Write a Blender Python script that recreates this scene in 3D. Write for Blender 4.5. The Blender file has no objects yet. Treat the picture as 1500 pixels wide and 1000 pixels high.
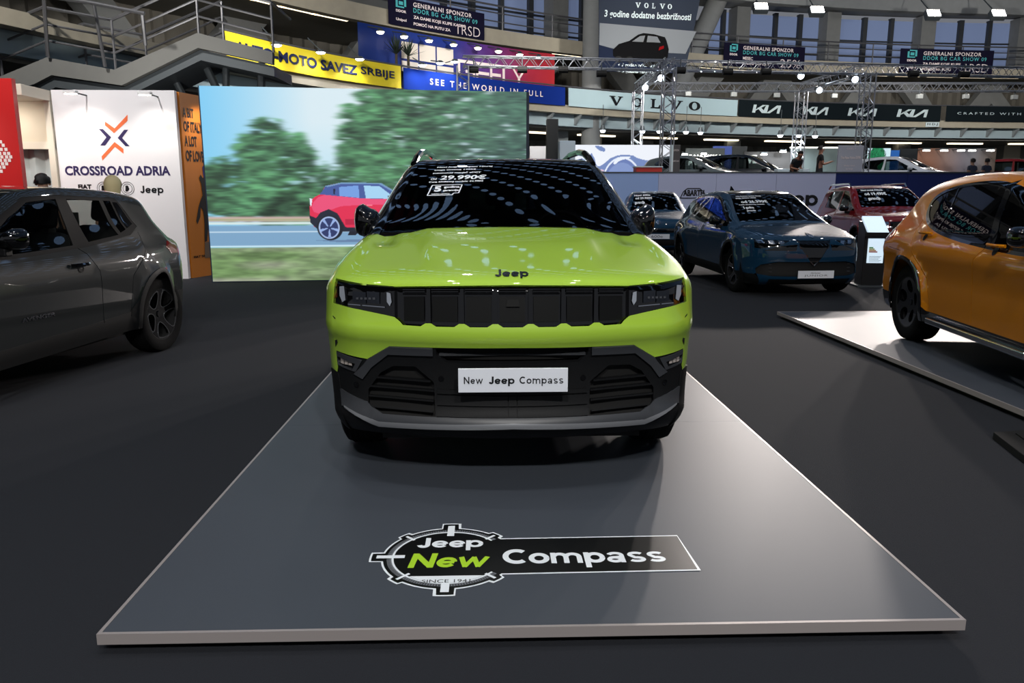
# Motor show stand: lime SUV on a low grey display platform inside a round exhibition hall
import bpy, bmesh, math, random
import numpy as np
from mathutils import Vector, Matrix
from mathutils.geometry import delaunay_2d_cdt
random.seed(7); RNG = np.random.default_rng(7)
SC = bpy.context.scene
COL = SC.collection

# ---------------- camera, world, lights, exposure ----------------
FPX, CH = 1130.0, 1.42
TH = math.atan(214/FPX); YAW = math.radians(1.72)
cam_d = bpy.data.cameras.new('camera'); cam = bpy.data.objects.new('camera', cam_d); COL.objects.link(cam)
cam.location = (0, 0, CH); cam.rotation_euler = (math.pi/2-TH, 0, -YAW)
cam_d.sensor_width = 36.0; cam_d.lens = FPX/1500*36; cam_d.clip_end = 300
SC.camera = cam
SC.view_settings.view_transform = 'Standard'; SC.view_settings.look = 'None'
SC.view_settings.exposure = 0.0; SC.view_settings.gamma = 1.0; SC.view_settings.use_curve_mapping = False

world = bpy.data.worlds.new('dusk'); SC.world = world; world.use_nodes = True
wn = world.node_tree.nodes['Background']
wn.inputs[0].default_value = (0.38, 0.40, 0.45, 1); wn.inputs[1].default_value = 0.42

def area(name, loc, target, size, power, color=(1, 1, 1), size_y=None, spread=None):
    l = bpy.data.lights.new(name, 'AREA'); l.energy = power; l.color = color
    l.size = size
    if size_y: l.shape = 'RECTANGLE'; l.size_y = size_y
    if spread: l.spread = math.radians(spread)
    o = bpy.data.objects.new(name, l); COL.objects.link(o); o.location = loc
    d = Vector(target)-Vector(loc); o.rotation_euler = d.to_track_quat('-Z', 'Y').to_euler()
    return o
def spot(name, loc, target, power, color=(1, 1, 1), angle=50, blend=0.6, radius=0.15):
    l = bpy.data.lights.new(name, 'SPOT'); l.energy = power; l.color = color
    l.spot_size = math.radians(angle); l.spot_blend = blend; l.shadow_soft_size = radius
    o = bpy.data.objects.new(name, l); COL.objects.link(o); o.location = loc
    d = Vector(target)-Vector(loc); o.rotation_euler = d.to_track_quat('-Z', 'Y').to_euler()
    return o
# hall lighting: lamps hung in rows below the dome, then added wall and gallery fills; the floodlights on the ring beam are built with their fixtures
for lx, ly, lz, p, tx, ty in ((-2.4, 1.5, 10, 150, -1, 3), (.6, 1.0, 10.5, 190, .3, 3), (3.4, 1.6, 10, 90, 1.5, 3), (-2.2, 5.5, 11, 150, -1, 5.5), (3.2, 5.6, 11, 60, 1.5, 5.5), (-.8, -5, 7, 650, 0, 3.2), (1.8, -5, 7, 650, .8, 3.2),
        (-6, 4, 10, 60, -4, 6), (-1, 16, 10, 160, 0, 13), (7, 5, 10, 70, 5, 6), (7, 11, 11, 110, 5.8, 14), (11, 16, 11, 380, 9.5, 18), (4, 16, 11, 420, 4, 19), (13, 22, 12, 700, 11, 27), (4, 22, 12, 600, 5, 28)):
    spot('dome_lamp', (lx, ly, lz), (tx, ty, 0), p*2.2, (1.0, .98, .95), 95, .8, .16)
spot('wall_fill', (-6.4, 9.4, 6.5), (-6.2, 13.5, 1.5), 1050, (1.0, .97, .95), 62, .9, .2); spot('wall_fill', (-9, 8, 7), (-8.6, 13, 2.2), 300, (1.0, .95, .9), 55, .9, .2)  # added fill spots that brighten the stand walls, no fixtures
spot('under_gallery_fill', (-6.5, 15.5, 3.2), (-6.5, 24, 4.9), 220, (1, .97, .92), 110, .8, .2)  # added fill hidden behind the video wall, brightens the dark gallery fascia
for lx, ly, lz, p, tx, ty, tz in ((-9, 12, 8.5, 2200, -9, 22, 4.5), (-5, 20, 7.4, 1900, -6, 30, 6), (1, 25, 7.4, 2100, 2, 36, 6), (8, 27, 7.4, 2500, 10, 40, 6), (15, 28, 7.4, 3000, 20, 42, 6), (24, 28, 7.4, 3300, 31, 42, 6)):
    spot('gallery_fill', (lx, ly, lz), (tx, ty, tz), p, (1.0, .97, .92), 110, .8, .25)  # added fills in mid-air to brighten the galleries, no fixtures
# ---------------- helpers ----------------
def lin(c):
    out = []
    for v in c[:3]:
        v = v/255.0
        out.append(v/12.92 if v <= 0.04045 else ((v+0.055)/1.055)**2.4)
    return (out[0], out[1], out[2], 1.0)
MATS = {}
def mat(name, col, rough=0.5, metal=0.0, emit=0.0, coat=0.0, spec=0.5, noise=0.0, nscale=40, bump=0.0, alpha=1.0):
    if name in MATS: return MATS[name]
    m = bpy.data.materials.new(name); m.use_nodes = True
    nt = m.node_tree; b = nt.nodes['Principled BSDF']
    b.inputs['Base Color'].default_value = lin(col); b.inputs['Roughness'].default_value = rough
    b.inputs['Metallic'].default_value = metal; b.inputs['Coat Weight'].default_value = coat
    b.inputs['Coat Roughness'].default_value = 0.03; b.inputs['Specular IOR Level'].default_value = spec
    if emit:
        b.inputs['Emission Color'].default_value = lin(col); b.inputs['Emission Strength'].default_value = emit
    if noise or bump:
        tc = nt.nodes.new('ShaderNodeTexCoord'); n = nt.nodes.new('ShaderNodeTexNoise')
        n.inputs['Scale'].default_value = nscale; n.inputs['Detail'].default_value = 4
        nt.links.new(tc.outputs['Object'], n.inputs['Vector'])
        if noise:
            mx = nt.nodes.new('ShaderNodeMix'); mx.data_type = 'RGBA'
            c = lin(col)
            mx.inputs[6].default_value = tuple(v*(1-noise) for v in c[:3])+(1,)
            mx.inputs[7].default_value = tuple(min(1, v*(1+noise)) for v in c[:3])+(1,)
            nt.links.new(n.outputs['Fac'], mx.inputs[0]); nt.links.new(mx.outputs[2], b.inputs['Base Color'])
        if bump:
            bp = nt.nodes.new('ShaderNodeBump'); bp.inputs['Strength'].default_value = bump; bp.inputs['Distance'].default_value = 0.01
            nt.links.new(n.outputs['Fac'], bp.inputs['Height']); nt.links.new(bp.outputs['Normal'], b.inputs['Normal'])
    MATS[name] = m; return m
def glass(name, tint, refl=1.5):
    if name in MATS: return MATS[name]
    m = bpy.data.materials.new(name); m.use_nodes = True; nt = m.node_tree
    nt.nodes.remove(nt.nodes['Principled BSDF']); out = nt.nodes['Material Output']
    t = nt.nodes.new('ShaderNodeBsdfTransparent'); t.inputs[0].default_value = (tint[0], tint[1], tint[2], 1)
    g = nt.nodes.new('ShaderNodeBsdfGlossy'); g.inputs['Roughness'].default_value = 0.0
    f = nt.nodes.new('ShaderNodeFresnel'); f.inputs['IOR'].default_value = refl
    ge = nt.nodes.new('ShaderNodeNewGeometry'); mi = nt.nodes.new('ShaderNodeMix'); mi.inputs[2].default_value = refl; mi.inputs[3].default_value = 1/refl
    nt.links.new(ge.outputs['Backfacing'], mi.inputs[0]); nt.links.new(mi.outputs[0], f.inputs['IOR'])      # a pane has air on both sides
    mx = nt.nodes.new('ShaderNodeMixShader')
    nt.links.new(f.outputs[0], mx.inputs[0]); nt.links.new(t.outputs[0], mx.inputs[1]); nt.links.new(g.outputs[0], mx.inputs[2])
    nt.links.new(mx.outputs[0], out.inputs[0]); MATS[name] = m; return m
def mesh_obj(name, V, Fc, m, parent=None, smooth=False, normals=None, mats=None, fmat=None):
    me = bpy.data.meshes.new(name); me.from_pydata([tuple(map(float, v)) for v in V], [], [tuple(map(int, f)) for f in Fc]); me.update()
    for mm in (mats or [m]): me.materials.append(mm)
    if fmat is not None: me.polygons.foreach_set('material_index', fmat)
    if smooth or normals is not None:
        me.polygons.foreach_set('use_smooth', [True]*len(me.polygons))
    if normals is not None: me.normals_split_custom_set_from_vertices([tuple(map(float, n)) for n in normals])
    o = bpy.data.objects.new(name, me); COL.objects.link(o)
    if parent: o.parent = parent
    return o
def tag(o, label=None, cat=None, group=None, kind=None):
    if label: o['label'] = label
    if cat: o['category'] = cat
    if group: o['group'] = group
    if kind: o['kind'] = kind
    return o
def thing(name, label, cat, loc=(0, 0, 0), rz=0, group=None):
    o = bpy.data.objects.new(name, None); COL.objects.link(o); o.location = loc; o.rotation_euler = (0, 0, rz)
    o.empty_display_size = 0.2
    return tag(o, label, cat, group)
def dup(root, loc, rz, label=None):
    r = root.copy(); COL.objects.link(r); r.location = loc; r.rotation_euler = (0, 0, rz)
    if label: r['label'] = label
    for ch in list(root.children):
        c = ch.copy(); COL.objects.link(c); c.parent = r
        for g in list(ch.children):
            d = g.copy(); COL.objects.link(d); d.parent = c
    return r
class MB:
    """collects simple solids into one mesh"""
    def __init__(s): s.V = []; s.F = []
    def add(s, V, F):
        n = len(s.V); s.V += [tuple(v) for v in V]; s.F += [tuple(i+n for i in f) for f in F]; return s
    def box(s, a, b, M=None):
        x0, y0, z0 = a; x1, y1, z1 = b
        V = [(x0, y0, z0), (x1, y0, z0), (x1, y1, z0), (x0, y1, z0), (x0, y0, z1), (x1, y0, z1), (x1, y1, z1), (x0, y1, z1)]
        if M: V = [tuple(M @ Vector(v)) for v in V]
        return s.add(V, [(0, 3, 2, 1), (4, 5, 6, 7), (0, 1, 5, 4), (1, 2, 6, 5), (2, 3, 7, 6), (3, 0, 4, 7)])
    def tube(s, p, q, r, n=8, r2=None):
        p = Vector(p); q = Vector(q); d = (q-p)
        if d.length < 1e-6: return s
        R = d.to_track_quat('Z', 'Y').to_matrix(); r2 = r if r2 is None else r2
        V = []
        for k in range(n):
            a = 2*math.pi*k/n; V.append(p+R @ Vector((r*math.cos(a), r*math.sin(a), 0)))
        for k in range(n):
            a = 2*math.pi*k/n; V.append(q+R @ Vector((r2*math.cos(a), r2*math.sin(a), 0)))
        F = [(k, (k+1) % n, n+(k+1) % n, n+k) for k in range(n)]+[tuple(range(n))[::-1], tuple(range(n, 2*n))]
        return s.add([tuple(v) for v in V], F)
    def path(s, pts, r, n=8):
        for a, b in zip(pts[:-1], pts[1:]): s.tube(a, b, r, n)
        return s
    def prism(s, poly, axis, a, b):
        """poly = 2-D points; axis 0/1/2 is the extrusion axis between a and b"""
        def P(u, v, w): return {0: (w, u, v), 1: (u, w, v), 2: (u, v, w)}[axis]
        n = len(poly)
        V = [P(u, v, a) for u, v in poly]+[P(u, v, b) for u, v in poly]
        F = [tuple(range(n)), tuple(range(n, 2*n))[::-1]]+[(k, n+k, n+(k+1) % n, (k+1) % n) for k in range(n)]
        return s.add(V, F)
    def lathe(s, prof, c=(0, 0, 0), axis=2, n=32):
        V = []; F = []; m = len(prof)
        for k in range(n):
            a = 2*math.pi*k/n; ca, sa = math.cos(a), math.sin(a)
            for r, h in prof:
                p = {2: (r*ca, r*sa, h), 0: (h, r*ca, r*sa), 1: (r*ca, h, r*sa)}[axis]
                V.append((p[0]+c[0], p[1]+c[1], p[2]+c[2]))
        for k in range(n):
            for j in range(m-1):
                a = k*m+j; b = ((k+1) % n)*m+j; F.append((a, b, b+1, a+1))
        return s.add(V, F)
    def build(s, name, m, parent=None, smooth=False, bevel=0.0, fix=True):
        o = mesh_obj(name, s.V, s.F, m, parent)
        bm = bmesh.new(); bm.from_mesh(o.data)
        if fix: bmesh.ops.recalc_face_normals(bm, faces=bm.faces)
        if bevel:
            bmesh.ops.bevel(bm, geom=[e for e in bm.edges if len(e.link_faces) == 2 and e.calc_face_angle(0) > 0.5], offset=bevel, segments=2, affect='EDGES', profile=0.5)
        bm.to_mesh(o.data); bm.free()
        if smooth:
            o.data.polygons.foreach_set('use_smooth', [True]*len(o.data.polygons))
            o.data.set_sharp_from_angle(angle=math.radians(40))
        return o
def chaikin(p, it=2, closed=False):
    p = [np.array(q, float) for q in p]
    for _ in range(it):
        q = []
        if closed:
            for a, b in zip(p, p[1:]+p[:1]): q += [a*.75+b*.25, a*.25+b*.75]
        else:
            q.append(p[0])
            for a, b in zip(p[:-1], p[1:]): q += [a*.75+b*.25, a*.25+b*.75]
            q.append(p[-1])
        p = q
    return np.array(p)
def resample(p, ds):
    p = np.asarray(p, float); d = np.r_[0, np.cumsum(np.hypot(*np.diff(p, axis=0).T))]
    n = max(2, int(round(d[-1]/ds))+1); t = np.linspace(0, d[-1], n)
    return np.c_[np.interp(t, d, p[:, 0]), np.interp(t, d, p[:, 1])], t
def densify(poly, h):
    out = []
    for a, b in zip(poly, np.roll(poly, -1, axis=0)):
        n = max(1, int(math.ceil(np.hypot(*(b-a))/h)))
        for k in range(n): out.append(a+(b-a)*k/n)
    return np.array(out)
def inside(P, poly):
    x, y = P[:, 0], P[:, 1]; c = np.zeros(len(P), bool); n = len(poly)
    for i in range(n):
        x0, y0 = poly[i]; x1, y1 = poly[i-1]
        if y0 == y1: continue
        k = ((y0 > y) != (y1 > y)) & (x < (x1-x0)*(y-y0)/(y1-y0)+x0); c ^= k
    return c
def buffer_line(pts, w):
    p = np.array(pts, float); t = np.gradient(p, axis=0); t /= np.maximum(np.hypot(t[:, 0], t[:, 1]), 1e-9)[:, None]
    n = np.c_[-t[:, 1], t[:, 0]]*w/2
    return np.r_[p+n, (p-n)[::-1]]
# text as real letter meshes, fitted in a 2-D box and carried onto any surface by a mapping (u, v) -> point
_TX = {}
def text_mesh(s, bold=0.0, shear=0.0, space=1.0):
    k = (s, bold, shear, space)
    if k in _TX: return _TX[k]
    c = bpy.data.curves.new('t', 'FONT'); c.body = s; c.size = 1; c.offset = bold; c.shear = shear; c.space_character = space; c.resolution_u = 3
    c.fill_mode = 'FRONT'
    o = bpy.data.objects.new('t', c); COL.objects.link(o)
    dg = bpy.context.evaluated_depsgraph_get(); dg.update(); me = o.evaluated_get(dg).to_mesh()
    V = np.array([v.co[:2] for v in me.vertices]); F = [tuple(p.vertices) for p in me.polygons]
    o.evaluated_get(dg).to_mesh_clear(); bpy.data.objects.remove(o); bpy.data.curves.remove(c)
    _TX[k] = (V, F); return V, F
def fit(V, box):
    a = V.min(0); b = V.max(0); s = (V-a)/np.maximum(b-a, 1e-9)
    return np.c_[box[0]+s[:, 0]*(box[2]-box[0]), box[1]+s[:, 1]*(box[3]-box[1])]
def letters(s, box, f, m, parent, name='lettering', bold=0.0, shear=0.0, space=1.0, skew=None):
    V, F = text_mesh(s, bold, shear, space); U = fit(V, box)
    if skew: U = skew(U)
    return mesh_obj(name, [f(u, v) for u, v in U], F, m, parent)
def flat(poly, f, m, parent, name='graphic', h=None):
    """flat filled polygon (2-D) carried by f"""
    poly = np.array(poly, float)
    if h: poly = densify(poly, h)
    r = delaunay_2d_cdt([Vector(p) for p in poly], [(i, (i+1) % len(poly)) for i in range(len(poly))], [], 1, 1e-6)
    return mesh_obj(name, [f(v[0], v[1]) for v in r[0]], r[2], m, parent)
def quadmap(bl, br, tl, tr, lift=0.0):
    bl, br, tl, tr = [np.array(p, float) for p in (bl, br, tl, tr)]
    n = np.cross(br-bl, tl-bl); n /= np.linalg.norm(n)
    return lambda u, v: tuple((bl*(1-u)+br*u)*(1-v)+(tl*(1-u)+tr*u)*v+n*lift)
_fw = np.array([math.sin(YAW)*math.cos(TH), math.cos(YAW)*math.cos(TH), -math.sin(TH)]); _rt = np.array([math.cos(YAW), -math.sin(YAW), 0]); _up = np.cross(_rt, _fw); _C = np.array([0, 0, CH])
def sight(px, py): return _fw+_rt*(px-750)/FPX+_up*(500-py)/FPX
def at_z(px, py, z=0.0): r = sight(px, py); return _C+r*(z-CH)/r[2]
def at_y(px, py, y): r = sight(px, py); return _C+r*y/r[1]

# heavy grotesque letters drawn as strokes, for the large wordmarks
def _arc(cx, cy, rx, ry, a0, a1, n=16): a = np.radians(np.linspace(a0, a1, n)); return list(zip(cx+rx*np.cos(a), cy+ry*np.sin(a)))
GL_ = {'J': (.82, [[(.60, 1.40), (.60, .45)]+_arc(.36, .42, .24, .28, 0, -170)], .30), 'e': (1.0, [_arc(.5, .5, .36, .37, 4, 325), [(.18, .50), (.86, .50)]], .26),
       'o': (1.05, [_arc(.52, .5, .37, .37, 0, 360, 28)], .28), 'p': (1.06, [[(.15, 1.0), (.15, -.42)], _arc(.55, .5, .36, .37, 0, 360, 26)], .27),
       'N': (1.25, [[(.15, 0), (.15, 1.4)], [(.15, 1.32), (1.05, .08)], [(1.05, 0), (1.05, 1.4)]], .29), 'w': (1.5, [[(.10, 1.0), (.42, .02)], [(.38, .02), (.74, .98)], [(.70, .98), (1.04, .02)], [(1.0, .02), (1.36, 1.0)]], .25),
       'C': (1.24, [_arc(.68, .70, .53, .56, 48, 312, 26)], .30), 'm': (1.62, [[(.15, 0), (.15, 1.0)], _arc(.47, .58, .30, .29, 165, 0)+[(.77, 0)], _arc(1.10, .58, .32, .29, 165, 0)+[(1.42, 0)]], .26),
       'a': (1.02, [_arc(.48, .66, .32, .23, 160, 0)+[(.80, .0)], _arc(.43, .29, .28, .19, 0, 360, 20), [(.5, .48), (.8, .52)]], .23), 's': (.95, [_arc(.46, .72, .30, .17, 25, 200)+_arc(.46, .28, .32, .17, 100, -155)], .22)}
def wordmark(s, box, f, m, parent, name='lettering', skew=None, weight=1.0, gap=.06):
    P = []; x = 0; g = MB()
    for ch in s:
        w, strokes, t = GL_[ch]; polys = []
        for st_ in strokes:
            p = np.array(st_, float); d = np.gradient(p, axis=0); d /= np.maximum(np.hypot(d[:, 0], d[:, 1]), 1e-9)[:, None]; n = np.c_[-d[:, 1], d[:, 0]]*t*weight/2
            L_, R_ = p+n, p-n
            for k in range(len(p)-1): polys.append(np.array([L_[k], R_[k], R_[k+1], L_[k+1]])*[1, 1]+[x, 0])
        V = []; E = []
        for q in polys:
            k0 = len(V); V += q.tolist(); E += [(k0, k0+1), (k0+1, k0+2), (k0+2, k0+3), (k0+3, k0)]
        r = delaunay_2d_cdt([Vector(v) for v in V], E, [], 0, 1e-4); U = np.array([v[:] for v in r[0]]); T = np.array([q for q in r[2] if len(q) == 3]); c = U[T].mean(1)
        ok = np.zeros(len(T), bool)
        for q in polys: ok |= inside(c, q+(q-q.mean(0))*.02)
        g.add([(a, b, 0) for a, b in U], T[ok].tolist()); x += w+gap
    U = np.array(g.V)[:, :2]; used = sorted({i for t in g.F for i in t}); mp = {i: k for k, i in enumerate(used)}
    U = fit(U[used], box)
    if skew: U = skew(U)
    return mesh_obj(name, [f(u, v) for u, v in U], [tuple(mp[i] for i in t) for t in g.F], m, parent)
# ---------------- the hall ----------------
M_CARPET = mat('carpet', (38, 40, 45), .95, spec=.2, noise=.3, nscale=260, bump=.3)
M_CONC = mat('concrete', (168, 160, 142), .85, noise=.12, nscale=3); M_CONC2 = mat('grey_concrete', (128, 130, 130), .85, noise=.12, nscale=3)
M_BEAM = mat('painted_beam', (140, 146, 148), .8, noise=.08, nscale=2); M_STEEL = mat('dark_steel', (70, 76, 80), .5, metal=.3); M_RAIL = mat('rail_steel', (105, 105, 108), .4, metal=.5)
M_CURT = mat('grey_curtain', (128, 132, 130), .9, noise=.25, nscale=2); M_SOFF = mat('soffit', (120, 118, 112), .9, noise=.1, nscale=2)
M_GLOW = mat('fluorescent', (255, 236, 200), .5, emit=2.6); M_LAMP = mat('lamp_face', (255, 250, 240), .5, emit=22)
M_FRAME = mat('window_frame_grey', (52, 56, 62), .6); M_PANE = mat('dusk_pane', (104, 118, 150), .25, emit=.55)
TZ = 1.30   # raised outer tier of the hall floor
fl = MB().box((-60, -30, -.3), (60, 80, 0)).build('floor', M_CARPET); tag(fl, kind='structure')
tier = MB().prism([(1.0, 24.64), (56, 23.0), (60, 60), (1.0, 60)], 2, 0, TZ).build('floor_tier', M_CARPET); tier.name = 'trim_1'; tag(tier, kind='structure')
_gp = chaikin([(-20, -12), (-15, 3), (-11.2, 15), (-7.2, 24.8), (-3.2, 29.9), (3.4, 35.2), (12.4, 39.5), (24, 41.8), (36, 42.2), (52, 39)], 2)
_gp, _gt = resample(_gp, .5)
_tg = np.gradient(_gp, axis=0); _tg /= np.hypot(_tg[:, 0], _tg[:, 1])[:, None]; _gn = np.c_[-_tg[:, 1], _tg[:, 0]]
def G(t, z, o=0.0):
    return (float(np.interp(t, _gt, _gp[:, 0])+o*np.interp(t, _gt, _gn[:, 0])), float(np.interp(t, _gt, _gp[:, 1])+o*np.interp(t, _gt, _gn[:, 1])), float(z))
def proj(p):
    d = np.array(p)-_C; w = d @ _fw; return 750+FPX*(d @ _rt)/w, 500-FPX*(d @ _up)/w
def gt(px, o=0.0, py=100):
    """arc length along the gallery whose sight line has this bearing, and the height at that point for a row py"""
    best = min((abs(proj(G(t, 6, o))[0]-px)+ (999 if G(t, 6, o)[1] < 5 else 0), t) for t in np.arange(20, _gt[-1], .25))[1]
    best = min((abs(proj(G(t, 6, o))[0]-px), t) for t in np.arange(best-.3, best+.3, .02))[1]
    g = G(best, 0, o); r = sight(px, py); return best, float(CH+r[2]*math.hypot(g[0], g[1])/math.hypot(r[0], r[1]))
T0, T1 = 12.0, float(_gt[-1])
def ring(name, m, o0, o1, z0, z1, t0=T0, t1=T1, parent=None, step=1.0, kind=None):
    ts = np.linspace(t0, t1, max(2, int((t1-t0)/step))); V = []; F = []
    for t in ts: V += [G(t, z0, o0), G(t, z0, o1), G(t, z1, o1), G(t, z1, o0)]
    for k in range(len(ts)-1):
        for j in range(4): F.append((4*k+j, 4*k+(j+1) % 4, 4*k+4+(j+1) % 4, 4*k+4+j))
    F += [(0, 1, 2, 3), tuple(4*(len(ts)-1)+j for j in (3, 2, 1, 0))]
    o = MB().add(V, F).build(name, m, parent)
    if kind: o['kind'] = kind
    return o
_tn = [1]
def trim(m, *a, **k):
    _tn[0] += 1; return ring('trim_%d' % _tn[0], m, *a, kind='structure', **k)
def pleats(name, o, z0, z1, t0, t1, m, parent=None):
    V = []; F = []; ts = np.arange(t0, t1, .17)
    for k, t in enumerate(ts):
        d = .09*math.sin(k*2.1)+.05*math.sin(k*.77+1); V += [G(t, z0, o+d), G(t, z1, o+d*.6)]
    for k in range(len(ts)-1): F.append((2*k, 2*k+2, 2*k+3, 2*k+1))
    return MB().add(V, F).build(name, m, parent, smooth=True, fix=False)
wb = ring('wall_back', mat('hall_wall', (120, 120, 116), .9), 8.5, 9.0, 0, 11.6); wb['kind'] = 'structure'
fascia1 = trim(M_CONC, 0, .35, 4.95, 5.30); slab1 = trim(M_SOFF, .35, 8.5, 4.95, 5.2)
edge1 = trim(mat('pale_beam', (160, 178, 184), .7), .5, .8, 4.45, 4.95); soff1 = trim(M_SOFF, .8, 8.5, 4.35, 4.5)
fascia2 = trim(M_CONC, 1.8, 2.2, 7.82, 8.42); slab2 = trim(M_SOFF, 2.2, 8.5, 7.95, 8.2)
beam = trim(M_CONC2, 1.2, 1.7, 10.95, 12.9); beam2 = trim(M_CONC2, 1.7, 6.2, 11.8, 12.2)
for k in range(46):      # slanted brackets under the lower gallery, one every 1.5 m
    t = 44+1.5*k
    if t > T1: break
    b = MB(); a0, a1, c0, c1 = G(t, 4.95, .05), G(t+.12, 4.95, .05), G(t, 4.5, .5), G(t+.12, 4.5, .5)
    d0, d1 = G(t, 4.95, .5), G(t+.12, 4.95, .5)
    b.add([a0, a1, c1, c0, d0, d1], [(0, 1, 2, 3), (0, 3, 4), (1, 5, 2), (0, 4, 5, 1), (4, 3, 2, 5)]); b.build('bracket', M_BEAM, edge1)
cw = pleats('curtain', 7.6, TZ, 4.4, T0, T1, M_CURT, wb); cw2 = pleats('curtain', 7.0, 5.2, 7.95, T0, T1, mat('brown_curtain', (112, 108, 100), .9, noise=.2, nscale=2), wb)
# slanted concrete ribs standing in front of the curtain between the galleries
for k, px in enumerate([270, 470, 745, 985, 1075, 1215, 1400, 1520]):
    t = gt(px, 5)[0]; b = MB()
    for s_ in (-1, 1):
        V = [G(t, 5.2, 5.6), G(t+s_*.9, 5.2, 5.6), G(t+s_*3.2, 7.95, 5.6), G(t+s_*2.0, 7.95, 5.6)]
        V += [G(t, 5.2, 6.2), G(t+s_*.9, 5.2, 6.2), G(t+s_*3.2, 7.95, 6.2), G(t+s_*2.0, 7.95, 6.2)]
        b.add(V, [(0, 1, 2, 3), (4, 7, 6, 5), (0, 4, 5, 1), (1, 5, 6, 2), (2, 6, 7, 3), (3, 7, 4, 0)])
    V = [G(t-2.4, 7.3, 5.5), G(t+2.4, 7.3, 5.5), G(t+3.6, 7.95, 5.5), G(t-3.6, 7.95, 5.5), G(t-2.4, 7.3, 6.1), G(t+2.4, 7.3, 6.1), G(t+3.6, 7.95, 6.1), G(t-3.6, 7.95, 6.1)]
    b.build('concrete_rib', M_CONC2, wb)
# glazed band above the upper gallery
wn_ = [0]
def glazing(px0, px1):
    wn_[0] += 1
    t0 = gt(px0, 6)[0]; t1 = gt(px1, 6)[0]
    w = ring('window_%d' % wn_[0], M_FRAME, 5.95, 6.05, 8.45, 8.6, t0, t1); w['kind'] = 'structure'
    n = max(2, int(round((t1-t0)/1.55))); ts = np.linspace(t0, t1, n+1)
    for a, c in zip(ts[:-1], ts[1:]):
        for z0, z1 in ((8.6, 9.5), (9.5, 10.35), (10.35, 11.55)): ring('pane', M_PANE, 6.1, 6.13, z0, z1, a+.09, c-.09, w, 2)
        for z in (9.5, 10.35): ring('glazing_bar', M_FRAME, 5.98, 6.1, z-.04, z+.04, a, c, w, 2)
    for t in ts: ring('mullion', M_FRAME, 5.85, 6.15, 8.45, 11.65, t-.11, t+.11, w, 2)
for a, c in ((604, 812), (818, 876), (1028, 1072), (1086, 1202), (1214, 1336), (1352, 1482), (1492, 1560)): glazing(a, c)
for px in (1078, 1208, 1344, 1487, 815): 
    t = gt(px, 5.5)[0]; ring('trim_%d' % (_tn[0]+1), M_CONC2, 5.2, 6.1, 8.2, 11.7, t-.42, t+.42, None, 2, 'structure'); _tn[0] += 1
# railings of the two galleries
def railing(o, z, t0, t1, m, parent, posts=2.6):
    for dz in (.35, .7, 1.0):
        b = MB(); ts = np.arange(t0, t1, 1.0); b.path([G(t, z+dz, o) for t in ts], .028 if dz < 1 else .04, 6); b.build('rail', m, parent)
    for t in np.arange(t0, t1, posts): MB().tube(G(t, z, o), G(t, z+1.0, o), .035, 6).build('rail_post', m, parent)
railing(1.95, 8.42, gt(400, 1.9)[0], T1, M_RAIL, fascia2)
b = MB(); ts = np.arange(gt(320)[0], T1, 1.0); b.path([G(t, 6.06, -.05) for t in ts], .035, 6); b.build('rail', M_RAIL, fascia1)
# strip lights under both galleries
for k in range(24):
    t = gt(1030, 2.0)[0]+1.9*k
    if t < T1: ring('strip_light', M_GLOW, 2.3, 2.5, 7.86, 7.94, t, t+1.45, slab2, 2)
for px in (362, 404, 452, 496, 838):
    t = gt(px, 2.0)[0]; ring('strip_light', M_GLOW, 2.3, 2.5, 7.86, 7.94, t-.75, t+.75, slab2, 2)
for k in range(14):
    t = gt(640, 3)[0]+3.6*k
    if t < T1: ring('strip_light', M_GLOW, 2.6, 2.85, 4.28, 4.36, t, t+2.0, soff1, 2)
# columns
def column(px0, px1, o, z0, z1, m=M_CONC2, square=False):
    t = gt((px0+px1)/2, o)[0]; g = G(t, 0, o); r = (px1-px0)/2/FPX*math.hypot(g[0], g[1]); _tn[0] += 1
    b = MB()
    if square: b.box((g[0]-r, g[1]-r, z0), (g[0]+r, g[1]+r, z1))
    else: b.tube((g[0], g[1], z0), (g[0], g[1], z1), r, 24)
    tag(b.build('trim_%d' % _tn[0], m, smooth=not square), kind='structure')
column(853, 880, .9, TZ, 12.5); column(856, 880, 4.0, TZ, 4.5, square=True); column(1066, 1084, 3.0, TZ, 4.5, M_BEAM, True); column(1317, 1333, 3.0, TZ, 4.5, M_CONC2, True); column(818, 832, 2.0, TZ, 4.5, M_BEAM, True)
column(936, 958, 5.5, TZ, 4.5); column(1470, 1490, 5.0, TZ, 4.5, M_CONC2, True)
ta, za = gt(1052, 2.6, -20); tb, zb_ = gt(972, 2.6, 120); _tn[0] += 1
tag(MB().tube(G(ta, za, 2.6), G(tb, 5.2, 2.6), .5, 20).build('trim_%d' % _tn[0], M_CONC2, smooth=True), kind='structure')
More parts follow.
